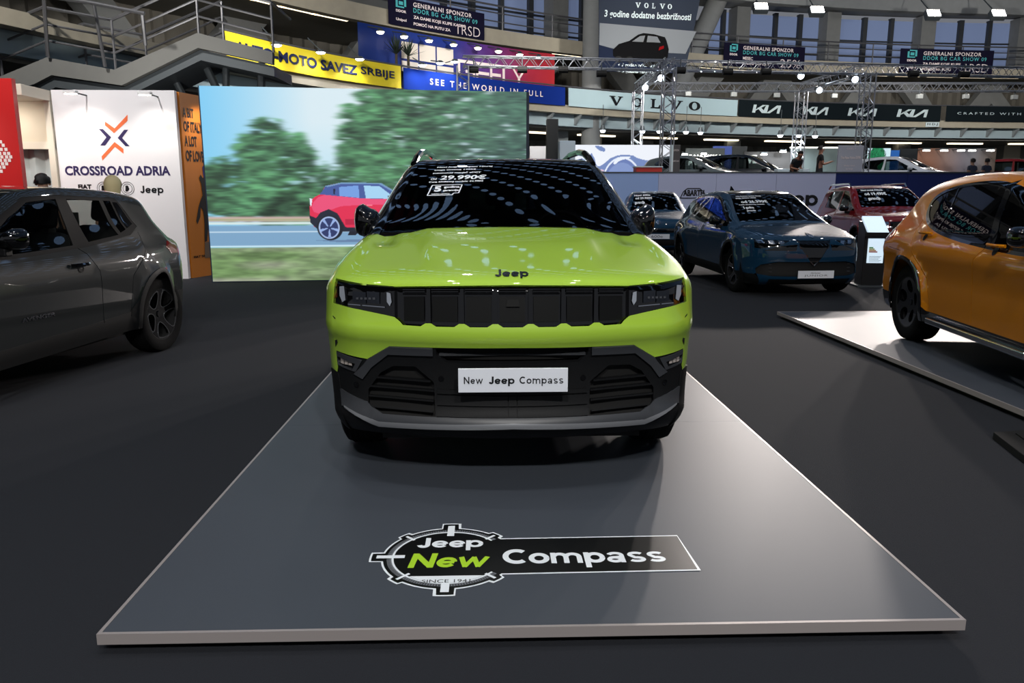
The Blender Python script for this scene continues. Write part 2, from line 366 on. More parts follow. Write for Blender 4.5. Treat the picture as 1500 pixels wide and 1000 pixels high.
# dome with rows of round rooflights (seen only as reflections in glass and paint)
def dome_z(x, y): return 25-((x-9)**2+(y-14)**2)*.0105
V = []; F = []; n = 26
for i in range(n+1):
    for j in range(n+1):
        r = 1.0; x = 9+(i/n*2-1)*36; y = 14+(j/n*2-1)*36; V.append((x, y, max(12.9, dome_z(x, y))))
for i in range(n):
    for j in range(n): F.append((i*(n+1)+j, (i+1)*(n+1)+j, (i+1)*(n+1)+j+1, i*(n+1)+j+1))
ceil = MB().add(V, F).build('ceiling', mat('dome_concrete', (70, 72, 76), .9), fix=False); ceil['kind'] = 'structure'
b = MB()
for k in range(28):
    for q in range(82):
        u = -34+q*.95; w_ = -26+k*2.5; x = 9+.62*u+.78*w_; y = 16-.78*u+.62*w_
        if y < -12 or x < -24 or y > 40: continue
        z = dome_z(x, y)-.12; R_ = .27
        if z < 13.2: continue
        b.add([(x+R_*math.cos(a), y+R_*math.sin(a), z-(R_*math.cos(a)*(x-9)+R_*math.sin(a)*(y-14))*.021) for a in np.linspace(0, 2*math.pi, 12, endpoint=False)], [tuple(range(12))])
rl_ = b.build('rooflight', mat('rooflight', (120, 150, 190), .5, emit=2.4), ceil, fix=False); rl_['kind'] = 'stuff'
# floodlights fixed under the ring beam
for k, (px, py) in enumerate(((1114, 12), (1196, 17), (1366, 22), (1461, 22))):
    p = at_y(px, py, 40.0); q = Vector(p)
    f = thing('floodlight', 'bright floodlight under the ring beam, %s' % ('leftmost, above the left sponsor banner', 'second from the left, right of the slanted column', 'third from the left, above the right sponsor banner', 'rightmost of the four')[k], 'floodlight', tuple(p))
    M = Matrix.Rotation(math.radians(-35), 4, 'X')
    MB().box((-.36, -.12, -.24), (.36, .16, .24), M).build('lamp_body', M_STEEL, f, bevel=.03); MB().box((-.31, -.15, -.19), (.31, -.125, .19), M).build('lamp_face', mat('flood_face', (255, 248, 240), .5, emit=30), f)
    bk = MB(); bk.tube((0, .1, .1), (0, 1.5, 1.2 if py > 15 else 1.1), .03); bk.build('bracket', M_STEEL, f)
    spot('flood_beam', (p[0], p[1]-.4, p[2]-.25), (0.3+.4*k, 4.5, .5), 9000, (1, .90, .84), 34, .8, .3)
# ---------------- car body engine ----------------
# A body is the side silhouette spread sideways: a side surface x = W(y, z) with rounded shoulders, and a centre surface
# that follows the silhouette from the front bumper over bonnet, glass and roof to the tail. Panels are cut from the two.
def sstep(a, b, x):
    t = np.clip((x-a)/(b-a), 0, 1); return t*t*(3-2*t)
class Body:
    def __init__(s, prof, wz, ww, ty, tw, r, D=None, belt=1.0, arches=(), flare=0.03, bow=(0.3, 3.0, 0.7), rbow=(0.25, 2.0, 0.65), wbow=0.18, crown=0.06, ymid=2.4, it=2, ds=0.03):
        p, t = resample(chaikin(prof, it), ds); s.p = p; s.t = t; s.L = p[:, 0].max(); s.wz, s.ww, s.ty, s.tw = wz, ww, ty, tw
        tg = np.gradient(p, axis=0); tg /= np.hypot(tg[:, 0], tg[:, 1])[:, None]; s.n = np.c_[-tg[:, 1], tg[:, 0]]
        s.rs = np.interp(t/t[-1], *r) if isinstance(r, tuple) else np.full(len(t), r)
        s.arches = arches; s.flare = flare; s.bow = bow; s.rbow = rbow; s.wbow = wbow; s.crown = crown; s.ymid = ymid; s.belt = belt; s.extra = D
        s.top = int(np.argmax(p[:, 1]))
    def W(s, y, z):
        w = np.interp(z, s.wz, s.ww)+np.interp(y, s.ty, s.tw)
        for (cy, cz, R) in s.arches:
            d = np.hypot(y-cy, z-cz); w = w+s.flare*(1-sstep(R+0.03, R+0.13, d))*(z < cz+R+.2)
        return w
    def D(s, P):
        x, y, z = P[:, 0], P[:, 1], P[:, 2].copy(); a = np.abs(x)
        gf = s.bow[0]*a*a+s.bow[1]*np.maximum(0, a-s.bow[2])**2; gr = s.rbow[0]*a*a+s.rbow[1]*np.maximum(0, a-s.rbow[2])**2
        wf = 1-sstep(0, 0.95, y); wr = 1-sstep(0, 0.9, s.L-y)
        y2 = y+gf*wf-gr*wr
        g = sstep(s.belt, s.belt+.2, z)
        y2 = y2+s.wbow*a*a*g*(1-sstep(s.ymid-.6, s.ymid, y))-s.wbow*a*a*g*sstep(s.ymid, s.ymid+.6, y)*.7
        z2 = z-s.crown*a*a*sstep(.7, .95, z)
        Q = np.c_[x, y2, z2]
        if s.extra is not None: Q = s.extra(Q, P)
        return Q
    def finish(s, P, N, off):
        P = P+N*np.asarray(off).reshape(-1, 1)
        h = 2e-3; J = np.zeros((len(P), 3, 3))
        for k in range(3):
            e = np.zeros(3); e[k] = h; J[:, :, k] = (s.D(P+e)-s.D(P-e))/(2*h)
        try: M = np.linalg.solve(np.transpose(J, (0, 2, 1)), N[:, :, None])[:, :, 0]
        except Exception: M = N
        M /= np.linalg.norm(M, axis=1)[:, None]
        return s.D(P), M
    def near(s, y, z):
        d = np.hypot(y[:, None]-s.p[None, :, 0], z[:, None]-s.p[None, :, 1]); i = d.argmin(1)
        n = s.n[i]; dd = np.abs((s.p[i, 0]-y)*n[:, 0]+(s.p[i, 1]-z)*n[:, 1])
        return np.where(d[np.arange(len(y)), i] > .06, d[np.arange(len(y)), i], dd), i
    def side(s, U, off):
        y, z = U[:, 0], U[:, 1]; d, i = s.near(y, z); r = s.rs[i]; e = np.clip(d/r, 0, 1); sa = 1-e; ca = np.sqrt(np.maximum(0, 1-sa*sa))
        w = s.W(y, z); h = 1e-3
        nW = np.c_[np.ones(len(y)), -(s.W(y+h, z)-s.W(y-h, z))/(2*h), -(s.W(y, z+h)-s.W(y, z-h))/(2*h)]; nW /= np.linalg.norm(nW, axis=1)[:, None]
        P = np.c_[w-r*(1-ca), y, z]; N = nW*ca[:, None]+np.c_[np.zeros(len(y)), s.n[i]]*sa[:, None]; N /= np.linalg.norm(N, axis=1)[:, None]
        return s.finish(P, N, off)
    def centre(s, U, off):
        x, t = U[:, 0], U[:, 1]; y = np.interp(t, s.t, s.p[:, 0]); z = np.interp(t, s.t, s.p[:, 1])
        n = np.c_[np.interp(t, s.t, s.n[:, 0]), np.interp(t, s.t, s.n[:, 1])]; n /= np.hypot(n[:, 0], n[:, 1])[:, None]
        return s.finish(np.c_[x, y, z], np.c_[np.zeros(len(x)), n], off)
    def tz(s, z, rear=False):      # silhouette length at height z on the front (or rear) face
        if rear: return float(np.interp(-z, -s.p[s.top:, 1], s.t[s.top:]))
        return float(np.interp(z, np.maximum.accumulate(s.p[:s.top+1, 1]), s.t[:s.top+1]))
    def tyy(s, y):                 # silhouette length at y over the top
        k = int(np.argmin(s.p[:len(s.p)//2, 0])); m = int(np.argmax(s.p[:, 0]))
        return float(np.interp(y, s.p[k:m+1, 0], s.t[k:m+1]))
    def edge(s, t):
        y = np.interp(t, s.t, s.p[:, 0]); z = np.interp(t, s.t, s.p[:, 1]); return s.W(y, z)-np.interp(t, s.t, s.rs)
def pieces(T, U):
    """connected pieces of a triangle set, slivers dropped"""
    if len(T) == 0: return []
    par = {}
    def find(a):
        while par.setdefault(a, a) != a: par[a] = par[par[a]]; a = par[a]
        return a
    for t in T.tolist(): a = find(t[0]); par[find(t[1])] = a; par[find(t[2])] = a
    root = np.array([find(t[0]) for t in T.tolist()])
    a = U[T[:, 1]]-U[T[:, 0]]; b = U[T[:, 2]]-U[T[:, 0]]; ar = np.abs(a[:, 0]*b[:, 1]-a[:, 1]*b[:, 0])/2
    return [T[root == r] for r in np.unique(root) if ar[root == r].sum() > 1.2e-4]
def cut_patch(fmap, domain, regions, grid, base, parent, seg=0.06, mirror=False, ext=None):
    """domain: outline; regions: list of (name, polygon, material, offset, skirt, label) later ones win; name None = hole"""
    V = []; E = []
    def addpoly(q):
        q = densify(np.asarray(q, float), seg); n0 = len(V); V.extend(q.tolist()); E.extend([(n0+i, n0+(i+1) % len(q)) for i in range(len(q))])
    addpoly(domain)
    for r in regions: addpoly(r[1])
    g = grid[inside(grid, np.asarray(domain))]; V.extend(g.tolist())
    vs, es, fs, *_ = delaunay_2d_cdt([Vector(v) for v in V], E, [], 0, 2e-4)
    U = np.array([v[:] for v in vs]); T = np.array([f for f in fs if len(f) == 3])
    c = U[T].mean(1); ok = inside(c, np.asarray(domain)); T = T[ok]; c = c[ok]
    a = U[T[:, 1]]-U[T[:, 0]]; b = U[T[:, 2]]-U[T[:, 0]]; cr = a[:, 0]*b[:, 1]-a[:, 1]*b[:, 0]
    T[cr < 0] = T[cr < 0][:, ::-1]
    reg = np.zeros(len(T), int)
    for k, r in enumerate(regions): reg[inside(c, np.asarray(r[1]))] = k+1
    allr = [base]+[(r[0],)+tuple(r[2:]) for r in regions]
    out = []
    jobs = []
    for k, r in enumerate(allr):
        if r[0] is None: continue
        for t in pieces(T[reg == k], U): jobs.append((r, t))
    for r, t in jobs:
        name, m, off, skirt = r[0], r[1], r[2], r[3]; label = r[4] if len(r) > 4 else None
        ids, inv = np.unique(t, return_inverse=True); t = inv.reshape(t.shape); u = U[ids]
        P, N = fmap(u, np.full(len(u), off))
        F = t.tolist(); Vv = P.tolist(); Nn = N.tolist()
        if skirt:
            ed = {}
            for tri in t.tolist():
                for i in range(3):
                    e = (tri[i], tri[(i+1) % 3]); 
                    if (e[1], e[0]) in ed: del ed[(e[1], e[0])]
                    else: ed[e] = 1
            bi = sorted({i for e in ed for i in e}); ub = u[bi]; P2, _ = fmap(ub, np.full(len(ub), off-skirt)); mp = {i: j for j, i in enumerate(bi)}
            acc = np.zeros((len(bi), 3))
            for a_, b_ in ed:
                d = np.array(Vv[b_])-np.array(Vv[a_]); nn = np.cross(d, np.array(Nn[a_])); acc[mp[a_]] += nn; acc[mp[b_]] += nn
            acc /= np.maximum(np.linalg.norm(acc, axis=1), 1e-9)[:, None]
            n0 = len(Vv); nb = len(bi); Vv += [Vv[i] for i in bi]+P2.tolist(); Nn += acc.tolist()+acc.tolist()
            for a_, b_ in ed:
                i, j = mp[a_], mp[b_]; F.append((n0+j, n0+i, n0+nb+i, n0+nb+j))
        Va = np.array(Vv); Na = np.array(Nn)
        o = mesh_obj(name, Va, F, m, parent, normals=Na)
        if label: o['label'] = label
        out.append(o)
        if mirror:
            Vm = Va*[-1, 1, 1]; Nm = Na*[-1, 1, 1]
            o2 = mesh_obj(name, Vm, [tuple(f)[::-1] for f in F], m, parent, normals=Nm)
            if label: o2['label'] = label
            out.append(o2)
    return out
def side_grid(b, zb, h=0.08, rings=(1, .9, .75, .55, .3, 0)):
    g = np.array([(y, z) for y in np.arange(0, b.L, h) for z in np.arange(zb, b.p[:, 1].max(), h)])
    d, i = b.near(g[:, 0], g[:, 1]); g = g[d > b.rs[i]*1.05]
    R = [g]
    for sa in rings[1:]:
        q = b.p-b.n*(b.rs*(1-sa))[:, None]; q = q[::2]; d, i = b.near(q[:, 0], q[:, 1])
        R.append(q[(np.abs(d-b.rs[i]*(1-sa)) < .006) & (q[:, 1] > zb)])
    return np.concatenate(R)
def side_domain(b): return b.p[::2] if len(b.p) % 2 else np.r_[b.p[::2], b.p[-1:]]
def centre_domain(b):
    t = b.t[::2]; e = b.edge(t); return np.r_[np.c_[e, t], np.c_[-e, t][::-1]]
def centre_grid(b, hx=0.07, ht=0.05):
    return np.array([(x, t) for t in np.arange(ht/2, b.t[-1], ht) for x in np.arange(-1.05, 1.05, hx)])
def circle(cy, cz, R, n=40, a0=0, a1=2*math.pi):
    a = np.linspace(a0, a1, n, endpoint=abs(a1-a0) < 6.28); return np.c_[cy+R*np.cos(a), cz+R*np.sin(a)]
def arch(cy, cz, R, zb, n=22):
    a = np.linspace(math.pi+.25, -.25, n); p = np.c_[cy+R*np.cos(a), cz+R*np.sin(a)]
    return np.r_[[[p[0, 0], zb-.1]], p, [[p[-1, 0], zb-.1]]]
M_TYRE = mat('tyre_rubber', (10, 10, 11), .85, spec=.15, bump=.2, nscale=60); M_BLK = mat('gloss_black', (6, 6, 7), .06, coat=1.0)
M_PLA = mat('black_plastic', (14, 15, 17), .6, spec=.25, noise=.15, nscale=200, bump=.1); M_DARK = mat('interior_dark', (14, 14, 16), .85)
M_PLG = mat('grey_plastic', (56, 58, 62), .42); M_CHR = mat('chrome', (205, 208, 215), .12, metal=1.0); M_ALU = mat('machined_alloy', (150, 152, 156), .25, metal=.9)
M_GAP = mat('panel_gap', (5, 5, 5), .8); M_SEAT = mat('seat_cloth', (32, 32, 35), .8)
G_DARK = glass('privacy_glass', (.05, .055, .06)); G_MID = glass('tinted_glass', (.30, .34, .34))
G_LENS = glass('lamp_lens', (.8, .8, .82)); M_LED = mat('lamp_white', (150, 156, 166), .3); M_RED = mat('lamp_red', (120, 8, 10), .15, coat=1)
def rim_windows(style, R):
    """openings of the alloy wheel, as polygons in the wheel plane"""
    out = []
    for k in range(5):
        a = 2*math.pi*k/5+math.pi/2+(math.pi/5 if style != 'dial' else 0)
        c, s_ = math.cos(a), math.sin(a)
        if style == 'dial': q = circle(0.60*R, 0, .245*R, 18)
        elif style == 'petal': q = chaikin([(.30*R, 0), (.42*R, .17*R), (.62*R, .30*R), (.83*R, .36*R), (.90*R, .18*R), (.90*R, -.18*R), (.83*R, -.36*R), (.62*R, -.30*R), (.42*R, -.17*R)], 2, True)
        else:
            q = chaikin([(.33*R, .06*R), (.55*R, .22*R), (.88*R, .42*R), (.92*R, .12*R), (.92*R, -.12*R), (.88*R, -.42*R), (.55*R, -.22*R), (.33*R, -.06*R)], 1, True)
        out.append(np.c_[q[:, 0]*c-q[:, 1]*s_, q[:, 0]*s_+q[:, 1]*c])
    return out
def wheel_parts(parent, x, y, R, w, style, rimmat, edge=None, side=1, simple=False):
    """tyre with its rim, hub on the outer (side) face; wheel axis along x"""
    h = w/2; Rr = R*.70
    prof = [(Rr-.01, -h*.86), (Rr+.02, -h*.95), (R*.9, -h), (R*.975, -h*.86), (R, -h*.6), (R, h*.6), (R*.975, h*.86), (R*.9, h), (Rr+.02, h*.95), (Rr-.01, h*.86)]
    b = MB().lathe(prof, (x, y, R), 0, 40)
    for q in (-.35, -.1, .1, .35) if not simple else ():
        b.lathe([(R*.99, h*q-.004), (R+.003, h*q-.012), (R+.003, h*q-.03), (R*.99, h*q-.036)], (x, y, R), 0, 40)
    ty = b.build('tyre', M_TYRE, parent, smooth=True)
    rb = MB().lathe([(Rr-.005, h*.88*side), (Rr-.025, h*.8*side), (Rr-.03, -h*.5*side), (Rr*.35, -h*.5*side), (0.0, -h*.45*side)], (x, y, R), 0, 32)
    rb.build('rim_barrel', M_DARK if rimmat is not M_CHR else rimmat, ty, smooth=True)
    face = x+h*.72*side
    def fm(U, off):
        r = np.hypot(U[:, 0], U[:, 1]); dish = .035*sstep(.15, 1, r/Rr)
        return np.c_[face+side*(off+dish-.02), y+U[:, 0]*side, R+U[:, 1]], np.tile([side, 0, 0], (len(U), 1))
    wins = rim_windows(style, Rr)
    reg = []
    if edge:
        for q in wins:
            c = q.mean(0); reg.append(('rim_highlight', c+(q-c)*1.1, edge, .002, .004, None))
    reg += [(None, q, rimmat, 0, 0) for q in wins]
    reg.append(('wheel_cap', circle(0, 0, .13*Rr, 16), M_BLK, .008, .01, None))
    rg = np.array([(r*math.cos(a), r*math.sin(a)) for r in np.linspace(.2, .95, 5)*Rr for a in np.linspace(0, 6.2, 24)])
    cut_patch(lambda U, o: fm(U, o), circle(0, 0, Rr-.008, 40), reg, rg, ('rim', rimmat, 0.0, .03), ty, seg=.05)
    return ty
def seat(parent, x, y, z=.35):
    b = MB(); b.box((x-.25, y-.25, z), (x+.25, y+.25, z+.18)); 
    M = Matrix.Translation((x, y+.28, z+.1)) @ Matrix.Rotation(-.25, 4, 'X')
    b.box((-.24, -.07, 0), (.24, .07, .62), M); b.box((-.13, -.06, .66), (.13, .05, .86), M)
    b.box((-.05, -.01, .58), (.05, .01, .7), M)
    return b.build('seat', M_SEAT, parent, smooth=True, bevel=.04)
def steering(parent, x, y, z):
    b = MB(); pts = []
    M = Matrix.Translation((x, y, z)) @ Matrix.Rotation(math.radians(65), 4, 'X')
    n = 28
    for k in range(n+1): a = 2*math.pi*k/n; pts.append(M @ Vector((.185*math.cos(a), .185*math.sin(a), 0)))
    b.path(pts, .016, 8); b.tube(M @ Vector((-.18, 0, 0)), M @ Vector((.18, 0, 0)), .02); b.tube(M @ Vector((0, 0, .01)), M @ Vector((0, -.18, 0)), .02); b.tube(M @ Vector((0, 0, .02)), M @ Vector((0, 0, -.15)), .06, 12)
    return b.build('steering_wheel', mat('wheel_leather', (38, 38, 40), .5), parent, smooth=True)
def mirror_part(parent, x, y, z, side, m=None, w=.24, h=.17):
    """door mirror housing standing off the door"""
    V = []; F = []; rings = [(0, .25), (.02, .7), (.07, .95), (.12, 1.0), (.135, .97)]; n = 18
    for (dy, sc) in rings:
        for k in range(n):
            a = 2*math.pi*k/n; c, s_ = math.cos(a), math.sin(a)
            u = abs(c)**.7*math.copysign(1, c)*w/2; v = abs(s_)**.7*math.copysign(1, s_)*h/2
            if u < 0: v *= .82
            V.append((x+side*(w/2+u*sc), y+dy, z+v*sc+(.01 if u > 0 else 0)))
    for j in range(len(rings)-1):
        for k in range(n): F.append((j*n+k, j*n+(k+1) % n, (j+1)*n+(k+1) % n, (j+1)*n+k))
    F.append(tuple(range(n))[::-1]); F.append(tuple(range(4*n, 5*n)))
    b = MB(); b.add(V, F); o = b.build('mirror_housing', m or M_BLK, parent, smooth=True)
    MB().box((min(x-side*.06, x+side*.09), y+.03, z-h/2-.035), (max(x-side*.06, x+side*.09), y+.1, z-h/2+.02)).build('mirror_foot', M_PLA, o, bevel=.01)
    return o
# ---------------- the lime SUV on the main platform ----------------
M_LIME = mat('lime_paint', (168, 206, 66), .4, coat=1.0, spec=.15)
HX, HY, HZ = .105, 3.33, .0735
hero_prof = [(.14, .22), (.06, .26), (.025, .30), (.02, .335), (.06, .36), (.075, .45), (.07, .58), (.05, .655), (.035, .685), (.008, .715), (0, .735), (.004, .755), (.022, .80), (.035, .90), (.035, .945), (.045, .968), (.085, .992), (.2, 1.018), (.5, 1.058), (.8, 1.10), (1.08, 1.143), (1.14, 1.150), (1.18, 1.147), (1.195, 1.148), (1.21, 1.156), (1.24, 1.176),
    (1.3, 1.214), (1.4, 1.276), (1.5, 1.336), (1.6, 1.393), (1.7, 1.446), (1.8, 1.494), (1.9, 1.536), (2.0, 1.570), (2.1, 1.592), (2.3, 1.607), (2.7, 1.618), (3.3, 1.598), (3.9, 1.55), (4.3, 1.50), (4.36, 1.47), (4.3, 1.42), (4.38, 1.15), (4.46, 1.02), (4.53, .9), (4.54, .6), (4.48, .35), (4.4, .26)]
def hero_extra(Q, P):
    x, y, z = np.abs(P[:, 0]), P[:, 1], P[:, 2]
    g = sstep(.96, 1.01, z)*(1-sstep(1.12, 1.2, y))
    b = .022*(1-sstep(.34+.10*y, .42+.12*y, x))*sstep(.15, .75, y)
    b -= .022*np.exp(-((x-.62-.05*y)/.045)**2)*sstep(.72, .98, y)
    b += .010*sstep(.70, .80, x)*sstep(.1, .4, y)
    Q[:, 2] += b*g
    return Q
HB = Body(hero_prof, [.2, .35, .5, .62, .75, .9, .97, 1.02, 1.1, 1.6], [.84, .875, .895, .90, .905, .90, .89, .885, .865, .655], [0, .5, 1.2, 3.6, 4.55], [0, 0, 0, 0, -.06],
          ([0, .14, .2, .26, .30, .38, .5, .8, 1], [.06, .06, .07, .10, .11, .10, .09, .1, .08]), hero_extra, belt=1.15, arches=[(.87, .36, .40), (3.66, .36, .40)], flare=.018, bow=(.30, 3.0, .7), wbow=.16, crown=.035, ds=.025)
def build_hero():
    car = thing('car', 'lime green SUV with black roof, centre of the picture on the large grey platform', 'car', (HX, HY, HZ))
    b = HB; Z = b.tz
    def xz(poly, sm=0):
        p = chaikin(poly, sm, True) if sm else np.array(poly, float); p = densify(p, .04)
        return np.c_[p[:, 0], [Z(q) for q in p[:, 1]]]
    def sym(name, poly, m, off, sk, label=None, sm=0):
        q = xz(poly, sm); return [(name, q, m, off, sk, label), (name, q*[-1, 1], m, off, sk, label)]
    T = b.tyy
    R = []
    hoodlow = [(-.95, 1.01), (-.86, .990), (-.66, .966), (-.53, .956), (0, .960), (.53, .956), (.66, .966), (.86, .990), (.95, 1.01)]
    hl = np.array([(x, Z(z)) for x, z in hoodlow])
    tc = T(1.13)
    R.append(('hood', np.r_[hl, [[.95, tc], [-.95, tc]]], M_LIME, .0, .02))
    R.append(('cowl', np.array([(-.95, tc), (.95, tc), (.95, T(1.2)), (-.95, T(1.2))]), M_PLA, -.02, .02))
    t0, t1 = T(1.2), T(1.985)
    R.append(('windshield', densify(chaikin([(-.755, t0), (.755, t0), (.585, t1-.03), (.4, t1+.005), (0, t1+.015), (-.4, t1+.005), (-.585, t1-.03)], 0, True), .1), G_W, -.004, 0))
    R.append(('windshield_frame', np.array([(-.95, t0-.001), (.95, t0-.001), (.95, T(4.34)), (-.95, T(4.34))]), M_BLK, 0, .02))
    R[-1], R[-2] = R[-2], R[-1]
    R[-2] = ('roof',)+R[-2][1:]
    # grille and lamp band
    n = [(-.531, .955), (0, .959), (.531, .955), (.531, .815), (.505, .795), (.49, .779)]
    teeth = [.375, .225, .078, -.078, -.225, -.375]
    for tx in teeth: n += [(tx+.035, .776), (tx+.012, .790), (tx-.012, .790), (tx-.035, .776)]
    n += [(-.49, .779), (-.505, .795), (-.531, .815)]
    R.append(('grille', xz(n), M_BLK, -.03, .02, 'gloss black grille band with seven slots'))
    R += sym('headlamp', [(.530, .956), (.66, .966), (.842, .989), (.842, .868), (.7, .846), (.530, .815)], M_BLK, -.012, .03, 'smoked black headlamp')
    # dark lower bumper
    R.append(('lower_bumper', xz([(-.95, .60), (-.845, .616), (-.672, .600), (-.56, .672), (0, .679), (.56, .672), (.672, .600), (.845, .616), (.95, .60), (.95, .15), (-.95, .15)]), M_PLA, -.006, .03, 'black plastic lower bumper'))
    R += sym('bumper_frame', [(.36, .672), (.56, .672), (.672, .600), (.69, .575), (.745, .52), (.70, .50), (.655, .56), (.57, .632), (.36, .636)], M_PLG, .008, .03, 'plastic frame, light on its up-facing chamfer put into paler grey')  # paler grey paints the light caught by the up-facing chamfer
    R += sym('fog_lamp_housing', [(.845, .610), (.70, .590), (.735, .530), (.845, .545)], M_PLG, .004, .03)
    R += sym('fog_lamp_recess', [(.835, .588), (.735, .570), (.752, .538), (.835, .548)], M_BLK, -.02, .02)
    R.append(('upper_intake', xz([(-.345, .668), (.345, .668), (.345, .640), (.30, .600), (-.30, .600), (-.345, .640)]), M_GAP, -.05, .02))
    R += sym('side_intake', [(.675, .385), (.675, .45), (.61, .537), (.55, .572), (.445, .576), (.36, .505), (.352, .345), (.60, .352)], M_GAP, -.045, .02)
    for a, c in ((-.345, -.022), (-.018, .018), (.022, .345)):
        for z0, z1 in ((.455, .475), (.402, .448), (.352, .396)): R.append(('centre_grille_panel', xz([(a, z0), (c, z0), (c, z1), (a, z1)]), M_PLA, .004, .015))
    R.append(('skid_lip', xz([(-.95, .42), (-.82, .43), (-.68, .395), (-.655, .37), (-.60, .345), (0, .348), (.60, .345), (.655, .37), (.68, .395), (.82, .43), (.95, .42), (.95, .34), (.80, .35), (.62, .305), (0, .318), (-.62, .305), (-.80, .35), (-.95, .34)]), M_PLG, .014, .04, 'grey skid lip'))
    R.append(('skid_edge', xz([(-.80, .352), (-.62, .318), (0, .331), (.62, .318), (.80, .352), (.80, .346), (.62, .300), (0, .314), (-.62, .300), (-.80, .346)]), mat('skid_silver', (128, 130, 134), .35, metal=.3), .018, .04, 'lighter grey lower edge'))
    tr = T(4.34)
    R.append(('tailgate', np.array([(-.95, tr), (.95, tr), (.95, b.t[-1]+1), (-.95, b.t[-1]+1)]), M_LIME, -.0, .02))
    R.append(('rear_window', densify(np.array([(-.55, Z(1.40, True)), (.55, Z(1.40, True)), (.66, Z(1.12, True)), (-.66, Z(1.12, True))]), .1), G_DARK, -.003, 0))
    cut_patch(b.centre, centre_domain(b), R, centre_grid(b, .06, .045), ('front_bumper', M_LIME, 0, .02), car, seg=.05)
    # sides
    zb = .22
    S = []
    clad = np.array([(-.5, .10), (-.5, .52), (.34, .50), (.40, .42), (1.4, .36), (1.45, .33), (3.0, .33), (3.2, .36), (4.2, .5), (5, .5), (5, .1)])
    S.append(('sill_cladding', clad, M_PLA, .004, .02))
    S.append(('side_glass', chaikin([(1.42, 1.12), (1.55, 1.20), (1.8, 1.335), (2.05, 1.455), (2.3, 1.50), (2.3, 1.12)], 0, True), G_MID, -.006, 0))
    S.append(('side_glass', np.array([(2.38, 1.12), (2.38, 1.502), (3.1, 1.49), (3.32, 1.13)]), G_DARK, -.006, 0))
    S.append(('side_glass', np.array([(3.42, 1.14), (3.22, 1.475), (3.7, 1.44), (3.95, 1.2)]), G_DARK, -.006, 0))
    for q in ([(1.38, .38), (1.30, .7), (1.32, 1.08)], [(2.36, .38), (2.36, 1.08)], [(3.1, .38), (3.25, .7), (3.36, 1.08)]): S.append(('door_gap', buffer_line(q, .007), M_GAP, -.012, 0))
    S.append(('upper_body', np.array([(1.19, 1.135), (1.32, 1.09), (3.6, 1.10), (4.3, 1.14), (4.6, 1.2), (4.6, 1.9), (1.0, 1.9), (1.1, 1.165)]), M_BLK, -.001, .02))
    S[1:1] = [S.pop()]
    for cy in (.87, 3.66):
        S.append(('wheel_arch', arch(cy, .36, .43, zb), M_PLA, .008, .02)); S.append((None, arch(cy, .36, .39, zb), M_PLA, 0, 0))
    dom = np.r_[side_domain(b)]
    cut_patch(b.side, dom, S, side_grid(b, zb, .09), ('body_side', M_LIME, 0, .02), car, seg=.06, mirror=True)
    # under and inside
    ub = MB().box((-.62, .25, .2), (.62, 4.3, .45)).box((-.74, 1.4, .25), (.74, 3.1, .5)).box((-.78, 1.35, .4), (.78, 4.2, .95)).box((-.70, .62, .3), (.70, 1.2, .9))
    ub.build('underbody', M_DARK, car)
    MB().box((-.70, 1.22, .9), (.70, 1.62, 1.08)).box((.12, 1.5, 1.0), (.62, 1.64, 1.15)).build('dashboard', M_DARK, car, bevel=.03)
    for sx in (-.38, .38): seat(car, sx, 2.2, .5)
    for sx in (-.42, .0, .42): seat(car, sx, 3.05, .52)
    steering(car, .37, 1.80, 1.07)
    MB().box((-.11, 1.83, 1.36), (.11, 1.86, 1.42)).build('rear_view_mirror', M_PLA, car, bevel=.01)
    for sx in (-1, 1):
        for cy in (.87, 3.66): wheel_parts(car, sx*.775, cy, .355, .225, 'petal', M_BLK, M_ALU, side=sx)
        rl = MB(); pts = [(sx*x_, y_, z_) for x_, y_, z_ in ((.615, 2.12, 1.555), (.605, 2.25, 1.605), (.595, 2.42, 1.645), (.585, 2.7, 1.668), (.575, 3.2, 1.672), (.57, 3.7, 1.645), (.57, 3.92, 1.60), (.57, 4.0, 1.54))]
        for p, q in zip(pts[:-1], pts[1:]): rl.tube(p, q, .024, 8)
        rl.build('roof_rail', M_BLK, car, smooth=True)
        mirror_part(car, sx*.775, 1.40, 1.185, sx, w=.155, h=.205)
    mp = lambda u, v, o: tuple(b.centre(np.array([[u, Z(v)]]), np.array([o]))[0][0])
    def on(poly, name, m, off, par, th=.006):
        p = np.array(poly, float); n = len(p)
        V = [mp(u, v, off) for u, v in p]+[mp(u, v, off-th) for u, v in p]
        F = [tuple(range(n)), tuple(range(n, 2*n))[::-1]]+[(k, n+k, n+(k+1) % n, (k+1) % n) for k in range(n)]
        B = MB().add(V, F); return B.build(name, m, par)
    ch = {c.name.split('.')[0]: c for c in car.children}
    heads = [c for c in car.children if c.name.startswith('headlamp')]; gr = ch['grille']
    # seven slot frames: glossy upright ribs and a textured upper strip
    for x in (.375, .225, .078, -.078, -.225, -.375): on([(x-.010, .792), (x+.010, .792), (x+.008, .948), (x-.008, .948)], 'grille_rib', M_BLK, -.019, gr, .01)
    for k in range(7):
        x0 = -.375-.145+k*.150; x1 = x0+.125; x0 = max(x0, -.5); x1 = min(x1, .5)
        on([(x0+.012, .80), (x1, .80), (x1, .908), (x0+.012, .908)], 'slot_panel', mat('satin_black', (8, 9, 10), .5, spec=.2), -.023, gr)
        for z in (.918, .930, .942): on([(x0+.008, z), (x1+.004, z), (x1+.004, z+.006), (x0+.008, z+.006)], 'slot_bar', M_BLK, -.018, gr)
    on([(-.03, .865), (.03, .865), (.025, .895), (-.025, .895)], 'front_camera', M_GAP, -.012, gr)
